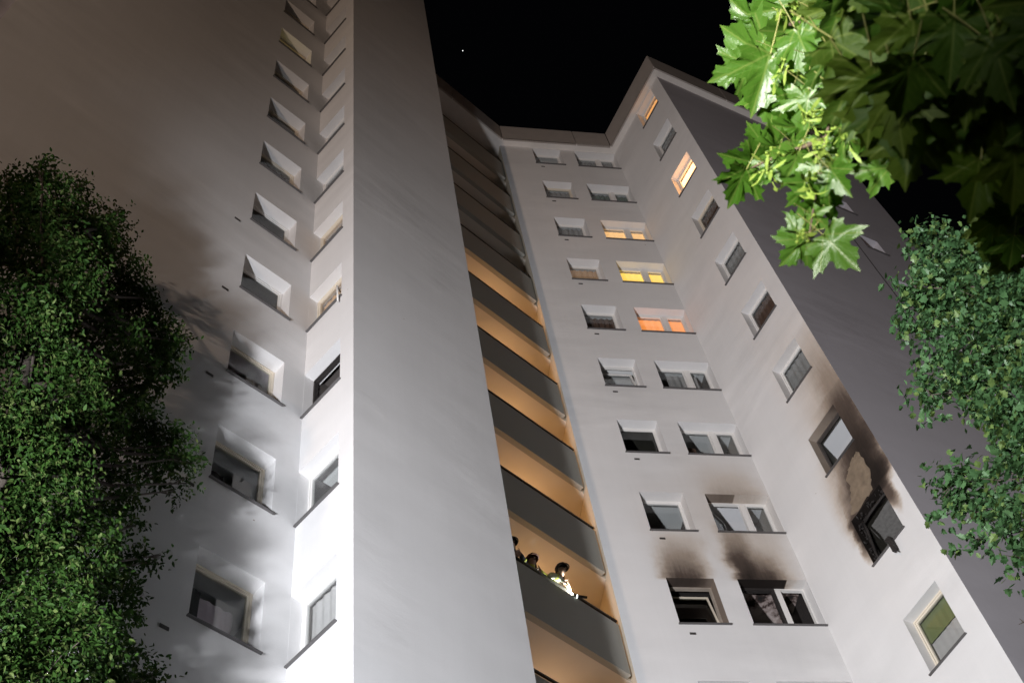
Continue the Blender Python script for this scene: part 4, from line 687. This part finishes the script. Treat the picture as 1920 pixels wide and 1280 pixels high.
# ------------------------------------------------------------------ firefighters on the burnt floor's gallery
m_skin = simple("skin", (0.42, 0.27, 0.20), 0.55)
m_navy = simple("dark firefighter cloth", (0.025, 0.025, 0.032), 0.8, bump=0.3, scale=30)
m_hivis = simple("pale bright jacket", (0.82, 0.84, 0.66), 0.6, bump=0.3, scale=25)
m_yell = simple("yellow reflective band", (0.75, 0.78, 0.12), 0.4)
m_helm = simple("dark helmet", (0.03, 0.022, 0.02), 0.6)
m_helm2 = simple("maroon helmet", (0.10, 0.035, 0.025), 0.6)
m_hair = simple("hair", (0.03, 0.02, 0.015), 0.8)
m_eye = simple("eye", (0.02, 0.02, 0.02), 0.2)

def skin_body(name, verts, edges, parent, mats, matfn, mat4):
    me = bpy.data.meshes.new(name); me.from_pydata([v[:3] for v in verts], edges, []); me.update()
    o = bpy.data.objects.new(name, me); COL.objects.link(o)
    md = o.modifiers.new("skin", 'SKIN')
    for i, v in enumerate(verts):
        me.skin_vertices[0].data[i].radius = (v[3], v[4] if len(v) > 4 else v[3])
    me.skin_vertices[0].data[0].use_root = True
    sb = o.modifiers.new("sub", 'SUBSURF'); sb.levels = 2; sb.render_levels = 2
    dg = bpy.context.evaluated_depsgraph_get(); dg.update()
    m2 = bpy.data.meshes.new_from_object(o.evaluated_get(dg))
    bpy.data.objects.remove(o)
    m2.materials.clear()
    for m in mats: m2.materials.append(m)
    for p in m2.polygons: p.material_index = matfn(p.center); p.use_smooth = True
    m2.name = name
    return link(name, m2, parent, mat4)

def firefighter(x, y, lean, turn, jacket, helmet, label, reach):
    base = GP @ Matrix.Translation((x, y, 17.42 + 0.252)) @ Matrix.Rotation(turn, 4, 'Z') @ Matrix.Scale(0.95, 4)
    t = tag(link("person", None, None, base), label, "person", "firefighters on the gallery")
    L = lean
    # pelvis, waist, chest, neck, head base; local -y looks out over the parapet
    V = [(0, 0.10, 0.95, .15, .12), (0, 0.07, 1.12, .14, .11), (0, 0.02 - L * .4, 1.36, .17, .12), (0, -0.02 - L * .7, 1.50, .065, .065), (0, -0.06 - L, 1.62, .085, .095), (0, -0.07 - L, 1.72, .075, .085)]
    Ed = [(0, 1), (1, 2), (2, 3), (3, 4), (4, 5)]
    for s in (-1, 1):
        i = len(V)
        V += [(s * .10, 0.11, 0.88, .10), (s * .12, 0.08, 0.50, .07), (s * .13, 0.12, 0.10, .055), (s * .14, 0.0, 0.045, .05, .045)]
        Ed += [(0, i), (i, i + 1), (i + 1, i + 2), (i + 2, i + 3)]
        j = len(V); r = reach if s > 0 else reach * .8
        V += [(s * .21, 0.0 - L * .4, 1.40, .078), (s * .33, -0.10 - L * .4, 1.285, .068), (s * .13, -0.20 - reach, 1.29, .055)]
        Ed += [(2, j), (j, j + 1), (j + 1, j + 2)]
        hz = 1.285 + 0.05 * s
        k = len(V); V.append((s * .05, -0.225 - reach, hz, .042, .024)); Ed.append((j + 2, k))
        for fi in range(4):
            q = len(V); V += [(-s * .005, -0.20 - reach - .021 * fi, hz - .008, .011), (-s * .045 + s * .006 * abs(fi - 1.5), -0.20 - reach - .022 * fi, hz - .03, .009)]
            Ed += [(k, q), (q, q + 1)]
        q = len(V); V += [(s * .03, -0.27 - reach, hz + .02, .012), (s * .0, -0.285 - reach, hz + .03, .010)]; Ed += [(k, q), (q, q + 1)]
    def mf(c):
        if c.z > 1.53: return 0
        if c.z < 0.93: return 2
        if c.y < -0.15 - reach and abs(c.x) < 0.085: return 0
        return 1
    body = skin_body("body", V, Ed, t, [m_skin, jacket, m_navy], mf, base)
    hx = base @ Matrix.Translation((0, -0.07 - L, 1.675))
    f = MB(); f.ball((0, -0.083, -0.02), .014, .02, .022, 8, 5)
    f.build("nose", m_skin, t, hx, True)
    f = MB()
    for s in (-1, 1): f.ball((s * .033, -0.080, 0.015), .011, .008, .008, 8, 5)
    f.build("eyes", m_eye, t, hx, True)
    f = MB(); f.box(-.024, .024, -.088, -.075, -.058, -.05); f.build("mouth", m_helm2, t, hx)
    h = MB(); h.ball((0, 0.0, 0.03), .115, .135, .12, 16, 7, 0.0, 0.52)
    h.tube([(0.120 * math.cos(a), 0.144 * math.sin(a) - 0.012, 0.025) for a in [2 * PI * i / 16 for i in range(17)]], 0.014, 6, False)
    h.tube([(0, -0.13, 0.06), (0, -0.05, 0.155), (0, 0.08, 0.145), (0, 0.135, 0.06)], [0.012, 0.02, 0.02, 0.012], 6)
    hm = h.build("helmet", helmet, t, hx, True)
    g = MB(); n = 9
    for i in range(n + 1):
        a = PI * (0.05 + 0.9 * i / n); g.v += [(0.112 * math.cos(a), 0.13 * math.sin(a), 0.02), (0.125 * math.cos(a), 0.145 * math.sin(a) + .01, -0.15)]
    for i in range(n): g.f.append((2 * i, 2 * i + 2, 2 * i + 3, 2 * i + 1)); g.m.append(0)
    g.build("neck_guard", m_navy, hm, hx)
    for s in (-1, 1):
        bnd = MB()
        for tt in (0.55,):
            p0 = Vector((s * .33, -0.10 - L * .4, 1.285)); p1 = Vector((s * .13, -0.20 - reach, 1.29)); c = p0.lerp(p1, tt); d = (p1 - p0).normalized()
            bnd.tube([c - d * .022, c + d * .022], .064, 10, False)
        bnd.build("reflective_band", m_yell, t, base, True)
    return t
firefighter(-1.47, 0.31, 0.20, 0.25, m_hivis, m_helm, "firefighter in bright lit jacket and dark helmet leaning over the gallery rail", 0.06)
firefighter(-1.98, 0.40, 0.10, -0.2, m_yell, m_helm2, "firefighter with maroon helmet and yellow jacket in the middle of the gallery", 0.04)
firefighter(-2.58, 0.36, 0.12, -0.1, m_navy, m_helm, "firefighter in dark kit beside the blank wall edge", 0.08)
# jacket fill lamp added outside the rail in place of the jacket's reflective glare
lp = GP @ Matrix.Translation((-1.02, 0.03, 18.70)) @ Matrix.Rotation(-0.5, 4, 'Z')
t = tag(link("hand_lamp", None, None, lp), "small jacket fill lamp added outside the gallery rail to make the jacket glare", "jacket fill lamp")
b = MB(); b.tube([(0.10, 0, 0.035), (-0.04, 0, 0.035), (-0.09, 0, 0.035)], [0.025, 0.03, 0.04], 10); b.build("lamp_body", m_rail, t)
b = MB(); b.tube([(-0.0905, 0, 0.035), (-0.094, 0, 0.035)], 0.035, 10); b.build("lens", emit("jacket fill lamp lens", (0.9, 1.0, 0.95), 6), t)
ld = bpy.data.lights.new("hand_lamp_light", 'SPOT'); ld.energy = 260; ld.color = (0.93, 1.0, 0.92); ld.spot_size = math.radians(76); ld.spot_blend = 0.4; ld.shadow_soft_size = 0.03
dv = Vector((-0.40, 0.20, 0.26)).normalized()
link("hand_lamp_light", ld, t, Matrix.Translation(lp @ Vector((-0.11, 0, 0.04))) @ GP.to_quaternion().to_matrix().to_4x4() @ (-dv).to_track_quat('Z', 'Y').to_matrix().to_4x4())

# ------------------------------------------------------------------ star
b = MB(); b.ball((0, 0, 0), 0.30, 0.22, 0.22, 10, 8)
tag(b.build("star", emit("star", (1, 1, 1), 2.5), None, Matrix.Translation((6.9, 266.5, 786.5)) , True), "single bright star in the black sky above the roofs", "star")

# ------------------------------------------------------------------ leaves
def rot_basis(tip, nrm):
    tip = Vector(tip).normalized(); nrm = Vector(nrm); nrm = (nrm - tip * nrm.dot(tip)).normalized()
    s = tip.cross(nrm)
    return s, tip, nrm
def mat_leaf(pos, tip, nrm, L):
    s, t, n = rot_basis(tip, nrm)
    return Matrix(((s.x * L, t.x * L, n.x * L, pos[0]), (s.y * L, t.y * L, n.y * L, pos[1]), (s.z * L, t.z * L, n.z * L, pos[2]), (0, 0, 0, 1)))

# half outline of a maple blade from the petiole (0,0) to the tip (0,1): five pointed lobes
MAPLE_HALF = [(0.05, -0.02), (0.17, -0.07), (0.25, -0.02), (0.38, -0.10), (0.40, 0.01), (0.50, 0.06), (0.42, 0.13), (0.41, 0.20), (0.47, 0.25), (0.55, 0.28), (0.57, 0.38), (0.70, 0.52), (0.55, 0.50), (0.50, 0.57), (0.45, 0.52), (0.37, 0.50), (0.26, 0.46), (0.22, 0.52), (0.23, 0.60), (0.29, 0.68), (0.20, 0.72), (0.17, 0.82), (0.09, 0.82), (0.0, 1.02)]
def maple_mesh(name, mats, cup, fold, seed):
    r = random.Random(seed)
    half = [(x * (1 + r.uniform(-.06, .06)), y + r.uniform(-.015, .015)) for x, y in MAPLE_HALF]
    def zf(x, y):
        z = -cup * (x * x + (y - 0.35) ** 2) + fold * abs(x)
        for a in (0.0, 0.95, -0.95, 1.9, -1.9):       # grooves along the five veins
            d = abs(x * math.cos(a) - y * math.sin(a)) if (x * math.sin(a) + y * math.cos(a)) > 0 else 1
            z -= 0.035 * max(0.0, 1 - d / 0.07)
        return z + 0.02 * math.sin(9 * x + 5 * y + seed)
    bm = bmesh.new()
    loop = [(0.0, 0.0)] + half + [(-x * (1 + r.uniform(-.05, .05)), y) for x, y in reversed(half[:-1])]
    vs = [bm.verts.new((x, y, zf(x, y))) for x, y in loop]
    ns = len(vs)
    inner = [bm.verts.new((x * 0.55, 0.03 + y * 0.58, zf(x * 0.55, 0.03 + y * 0.58))) for x, y in loop]
    c = bm.verts.new((0, 0.22, zf(0, 0.22)))
    for i in range(ns):
        j = (i + 1) % ns
        bm.faces.new((vs[i], vs[j], inner[j], inner[i])); bm.faces.new((inner[i], inner[j], c))
    # petiole
    pts = [Vector((0, 0.02, 0.0)), Vector((0.02, -0.3, 0.04)), Vector((0.05, -0.62, 0.12))]
    for i in range(2):
        q = [bm.verts.new(p + o) for p in (pts[i], pts[i + 1]) for o in (Vector((.012, 0, 0)), Vector((-.008, 0, .01)), Vector((-.008, 0, -.01)))]
        for k in range(3):
            k2 = (k + 1) % 3; f = bm.faces.new((q[k], q[k2], q[3 + k2], q[3 + k])); f.material_index = 1
    me = bpy.data.meshes.new(name); bm.to_mesh(me); bm.free()
    for m in mats: me.materials.append(m)
    for p in me.polygons: p.use_smooth = True
    return me
m_maple = leaf_mat("maple leaf", (0.045, 0.125, 0.010), (0.085, 0.19, 0.025), 0.34, 0.36, 0.55, 0.42)
m_maple_shade = leaf_mat("shaded maple leaf", (0.026, 0.075, 0.006), (0.065, 0.10, 0.010), 0.30, 0.55, 0.25, 0.3)  # darker copy; shade on the upper right leaves put into the colour
m_pet = simple("petiole", (0.30, 0.30, 0.10), 0.5)
m_key = simple("maple key", (0.22, 0.31, 0.05), 0.6, var=0.2, scale=30)
m_bark = simple("bark", (0.055, 0.043, 0.034), 0.9, bump=0.8, scale=18, var=0.35)
m_twig = simple("twig bark", (0.12, 0.085, 0.06), 0.8, bump=0.4, scale=40, var=0.3)

maple = thing("maple_tree", (3.4, -0.6, 0), "maple tree with large lobed leaves hanging in from the upper right", "tree")
b = MB(); b.tube([(3.4, -0.6, 0), (3.38, -0.55, 1.4), (3.3, -0.45, 2.9), (3.22, -0.35, 4.6), (3.3, -0.2, 6.6), (3.2, -0.1, 8.6)], [0.24, 0.19, 0.17, 0.14, 0.10, 0.05], 12)
trunk = b.build("trunk", m_bark, maple, Matrix.Identity(4), True)
b = MB(); b.tube([(3.25, -0.4, 3.9), (2.5, 0.05, 4.6), (1.8, 0.45, 4.95), (1.35, 0.75, 5.0), (1.149, 0.964, 4.833)], [0.10, 0.07, 0.045, 0.022, 0.008], 10)
b.tube([(2.5, 0.05, 4.6), (1.7, 0.4, 4.5), (1.2, 0.6, 4.35), (0.919, 0.771, 4.186)], [0.05, 0.03, 0.016, 0.007], 8)
b.tube([(2.5, 0.05, 4.6), (2.0, 0.7, 4.9), (1.6, 1.3, 4.75), (1.36, 1.7, 4.5)], [0.05, 0.03, 0.016, 0.006], 8)
limb = b.build("limb", m_bark, maple, Matrix.Identity(4), True)
b = MB()
for tw in MAPLE_TWIGS:
    n = len(tw); b.tube(tw, [0.007 - 0.005 * i / (n - 1) for i in range(n)], 6)
b.build("twig", m_twig, maple, Matrix.Identity(4), True)
variants = [(maple_mesh("leaf", [m_maple, m_pet], c, f, s), maple_mesh("leaf", [m_maple_shade, m_pet], c, f, s)) for c, f, s in ((0.12, 0.10, 1), (0.28, 0.0, 2), (0.05, 0.22, 3), (-0.15, 0.12, 4), (0.2, -0.12, 5), (0.42, 0.15, 6))]
for i, (px, py, pz, tx, ty, tz, nx, ny, nz_, L) in enumerate(MAPLE_LEAVES):
    s, t, n = rot_basis((tx, ty, tz), (nx, ny, nz_))
    pos = Vector((px, py, pz)) - t * (L * 0.42)
    dark = 1 if i >= 55 else 0  # leaves meant to hang in shade get the darker copy
    link("leaf", variants[(i * 7 + i // 6) % 6][dark], maple, mat_leaf(pos, t, n, L))
def key_cluster(seed):
    r = random.Random(seed); b = MB()
    for q in range(9):
        d = Vector((r.gauss(0, .6), r.gauss(0, .6), -0.6 + r.gauss(0, .5))).normalized(); o = Vector((r.gauss(0, .012), r.gauss(0, .012), r.gauss(0, .012)))
        sd = d.orthogonal().normalized(); L = r.uniform(.035, .05)
        b.mi = 0
        w = [0.0018, 0.002, 0.0042, 0.0045, 0.001]
        pl = [o + d * L * k / 4 + d.cross(sd) * 0.004 * math.sin(k) for k in range(5)]
        n0 = len(b.v)
        for k in range(5): b.v += [tuple(pl[k] + sd * w[k]), tuple(pl[k] - sd * w[k])]
        for k in range(4): b.f.append((n0 + 2 * k, n0 + 2 * k + 2, n0 + 2 * k + 3, n0 + 2 * k + 1)); b.m.append(0)
        b.ball(o, .0045, .0045, .003, 6, 4)
        b.tube([o, o * 0.3 + Vector((0, 0, .03))], .0012, 4)
    me = bpy.data.meshes.new("seed_cluster"); me.from_pydata(b.v, [], b.f); me.materials.append(m_key); me.update()
    return me
keys = [key_cluster(s) for s in range(4)]
for i, p in enumerate(MAPLE_SEEDS):
    link("seed_cluster", keys[i % 4], maple, Matrix.Translation(p) @ Matrix.Rotation(i * 1.3, 4, 'Z') @ Matrix.Rotation(rnd.uniform(-.6, .6), 4, 'X'))

# small leaf outlines (x across, y along)
LEAF_OVAL = [(0, 0), (0.20, 0.25), (0.24, 0.5), (0.14, 0.8), (0, 1.0), (-0.14, 0.8), (-0.24, 0.5), (-0.20, 0.25)]
LEAF_LOBED = [(0, 0), (0.18, 0.06), (0.20, 0.20), (0.38, 0.28), (0.39, 0.40), (0.28, 0.47), (0.36, 0.62), (0.30, 0.72), (0.18, 0.74), (0.11, 0.93), (0, 1.0), (-0.11, 0.93), (-0.18, 0.74), (-0.30, 0.72), (-0.36, 0.62), (-0.28, 0.47), (-0.39, 0.40), (-0.38, 0.28), (-0.20, 0.20), (-0.18, 0.06)]
def leaf_verts(outline, M, fold, curl):
    out = []
    for x, y in outline: out.append(M @ Vector((x, y, fold * abs(x) - curl * y * y)))
    return out
CAMP = Vector((0, 0, 1.6))
def crown(name, clumps, outline, per_m2, size, tree, mats, seed, n_single=300, droop=0.5, sprig=6, single_names="leaf"):
    r = random.Random(seed); leaves = []
    for (cx, cy, cz, cr) in clumps:
        n = int(per_m2 * 4 * PI * cr * cr / sprig)
        for _ in range(n):
            u = Vector((r.gauss(0, 1), r.gauss(0, 1), r.gauss(0, 1))).normalized()
            rad = cr * (r.random() ** 0.35) * (1.0 + 0.25 * noise.noise(u * 2.3 + Vector((cx, cy, cz))))
            if r.random() < 0.05: rad *= 1.25
            c = Vector((cx, cy, cz)) + u * rad
            ax = (u + Vector((r.gauss(0, .5), r.gauss(0, .5), r.gauss(0.1, .5)))).normalized()
            for k in range(sprig):
                L = size * r.uniform(0.6, 1.25)
                p = c + ax * (size * 0.55 * (k - 1)) + Vector((r.gauss(0, size * .3), r.gauss(0, size * .3), r.gauss(0, size * .3)))
                sd = ax.orthogonal().normalized(); sd.rotate(Matrix.Rotation(k * 2.4 + r.random(), 3, ax))
                tip = (ax * 0.6 + sd + Vector((0, 0, -droop * r.random()))).normalized()
                nr = Vector((r.gauss(0, .5), r.gauss(0, .5), 1.0)) + u * 0.5
                leaves.append((p, tip, nr, L, r.uniform(0.0, 0.5), r.uniform(-.1, .35), 0 if r.random() < 0.8 else 1))
    def score(l):
        d = l[0] - CAMP; z = d.dot(FW)
        if z <= 0: return 0
        x, y = d.dot(RT) / z, d.dot(UP) / z
        if abs(x) > 0.41 or abs(y) > 0.273: return 0
        return l[3] / z
    leaves.sort(key=score, reverse=True)
    shared_m = []
    for q in range(8):
        vs = leaf_verts(outline, Matrix.Identity(4), 0.08 + 0.06 * q, 0.05 * q - 0.08)
        me = bpy.data.meshes.new("leaf"); n = len(vs); c = Vector((0, 0.42, -0.02))
        me.from_pydata([tuple(v) for v in vs] + [tuple(c)], [], [(i, (i + 1) % n, n) for i in range(n)]); me.materials.append(mats[q % len(mats) if q > 5 else 0]); me.update()
        shared_m.append(me)
    for i, l in enumerate(leaves[:n_single]):
        link("leaf", shared_m[i % 8], tree, mat_leaf(l[0], l[1], l[2], l[3]))
    b = MB()
    for l in leaves[n_single:]:
        M = mat_leaf(l[0], l[1], l[2], l[3]); vs = leaf_verts(outline, M, l[4], l[5]); n0 = len(b.v); n = len(vs)
        b.v += [tuple(v) for v in vs]; b.mi = l[6] % len(mats)
        if n <= 8:
            h = n // 2
            b.f.append(tuple(n0 + i for i in range(0, h + 1))); b.f.append((n0,) + tuple(n0 + i for i in range(h, n))); b.m += [b.mi] * 2
        else:
            b.v.append(tuple(M @ Vector((0, 0.42, -0.02)))); 
            for i in range(n): b.f.append((n0 + i, n0 + (i + 1) % n, n0 + n)); b.m.append(b.mi)
    o = b.build("crown", mats, tree, Matrix.Identity(4)); o["kind"] = "stuff"
    return o

# left tree, close to the blank wall
m_ll = leaf_mat("small dark leaf", (0.010, 0.028, 0.005), (0.030, 0.068, 0.012), 0.10, 0.6, 0.10)
m_ll2 = leaf_mat("small yellowish leaf", (0.04, 0.075, 0.015), (0.075, 0.10, 0.03), 0.15, 0.6, 0.15)
ltree = thing("leafy_tree", (-5.2, 6.6, 0), "dark tree with small leaves against the blank wall on the left", "tree")
b = MB(); b.tube([(-5.2, 6.6, 0), (-5.15, 6.65, 3.0), (-5.0, 6.8, 7.0), (-5.1, 6.8, 11.0), (-5.3, 6.5, 14.2), (-5.4, 6.3, 16.4)], [0.22, 0.19, 0.15, 0.11, 0.06, 0.02], 12)
b.build("trunk", m_bark, ltree, Matrix.Identity(4), True)
b = MB()
for i, (x, y, z, r) in enumerate(LEFT_CLUMPS):
    z0 = max(5.0, z - 2.2 - 0.2 * (i % 3)); tz = min(1.0, z0 / 16.4)
    p0 = Vector((-5.15 - 0.2 * max(0, tz - .6), 6.75 - 0.4 * max(0, tz - .6), z0)); p1 = Vector((x, y, z))
    mid = p0.lerp(p1, 0.55) + Vector((0, 0, -0.25))
    b.tube([p0, mid, p1], [0.035, 0.022, 0.008], 6)
    d = (p1 - mid).normalized()
    for q in range(4):
        e = p1 + Vector((rnd.gauss(0, 1), rnd.gauss(0, 1), rnd.gauss(.3, .8))).normalized() * r * 0.95
        b.tube([p1.lerp(mid, .2), e], [0.008, 0.003], 4)
b.build("limb", m_bark, ltree, Matrix.Identity(4), True)
crown("crown", [(x, y, z, r * 0.84) for x, y, z, r in LEFT_CLUMPS], LEAF_OVAL, 1050, 0.066, ltree, [m_ll, m_ll2], 5, 300, 0.6, 7)

# right tree with small lobed leaves
m_rl = leaf_mat("grey green lobed leaf", (0.030, 0.078, 0.028), (0.060, 0.125, 0.046), 0.2, 0.5, 0.4)
m_rl2 = leaf_mat("yellow green lobed leaf", (0.075, 0.135, 0.04), (0.11, 0.165, 0.045), 0.25, 0.5, 0.4)
rtree = thing("field_maple", (5.6, 5.9, 0), "tree with small grey green lobed leaves at the right edge", "tree")
b = MB(); b.tube([(5.6, 5.9, 0), (5.55, 5.9, 3.5), (5.4, 5.95, 7.0), (5.2, 6.0, 10.0), (5.0, 6.0, 12.0)], [0.2, 0.17, 0.13, 0.07, 0.02], 12)
b.build("trunk", m_bark, rtree, Matrix.Identity(4), True)
b = MB()
for i, (x, y, z, r) in enumerate(RIGHT_CLUMPS):
    z0 = max(4.0, z - 1.0); p0 = Vector((5.58 - 0.035 * z0, 5.93, z0)); p1 = Vector((x, y, z)); mid = p0.lerp(p1, 0.5) + Vector((0, 0, 0.1))
    b.tube([p0, mid, p1], [0.028, 0.016, 0.005], 6)
    for q in range(4):
        e = p1 + Vector((rnd.gauss(0, 1), rnd.gauss(0, 1), rnd.gauss(0, .8))).normalized() * r * 0.9
        b.tube([p1, e], [0.005, 0.002], 4)
b.build("limb", m_bark, rtree, Matrix.Identity(4), True)
crown("crown", [(x, y, z, r * 0.86) for x, y, z, r in RIGHT_CLUMPS], LEAF_LOBED, 760, 0.068, rtree, [m_rl, m_rl2], 9, 300, 0.5, 6)

# unseen tree added beyond the left edge to shade the left tree and wall
shade_tree = thing("leafy_tree", (-7.4, 2.4, 0), "unseen dark tree added at the left to shade the one at the blank wall", "tree")
SHADE_CLUMPS = [(-7.0, 2.5, 8.2, 1.0), (-6.6, 2.7, 9.6, 0.8), (-7.3, 2.2, 10.4, 1.0), (-6.2, 2.9, 8.4, 0.5), (-6.0, 3.0, 10.4, 0.5), (-6.7, 2.4, 12.0, 0.9), (-6.3, 2.9, 11.4, 0.5), (-7.2, 2.5, 13.4, 0.8), (-6.6, 2.6, 14.0, 0.7), (-6.1, 2.8, 13.4, 0.55), (-5.9, 3.0, 8.9, 0.35), (-5.75, 3.0, 11.2, 0.4), (-6.2, 2.8, 12.6, 0.6), (-5.75, 3.0, 12.2, 0.4), (-5.55, 3.2, 9.7, 0.25), (-5.5, 3.1, 11.6, 0.3)]
b = MB(); b.tube([(-7.4, 2.4, 0), (-7.35, 2.4, 4), (-7.3, 2.45, 9), (-7.3, 2.5, 13.5)], [0.2, 0.16, 0.09, 0.02], 10)
b.build("trunk", m_bark, shade_tree, Matrix.Identity(4), True)
b = MB()
for x, y, z, r in SHADE_CLUMPS: b.tube([(-7.33, 2.42, z - 1.2), (x, y, z)], [0.03, 0.008], 6)
b.build("limb", m_bark, shade_tree, Matrix.Identity(4), True)
crown("crown", SHADE_CLUMPS, LEAF_OVAL, 520, 0.085, shade_tree, [m_ll, m_ll2], 21, 0, 0.6, 7)
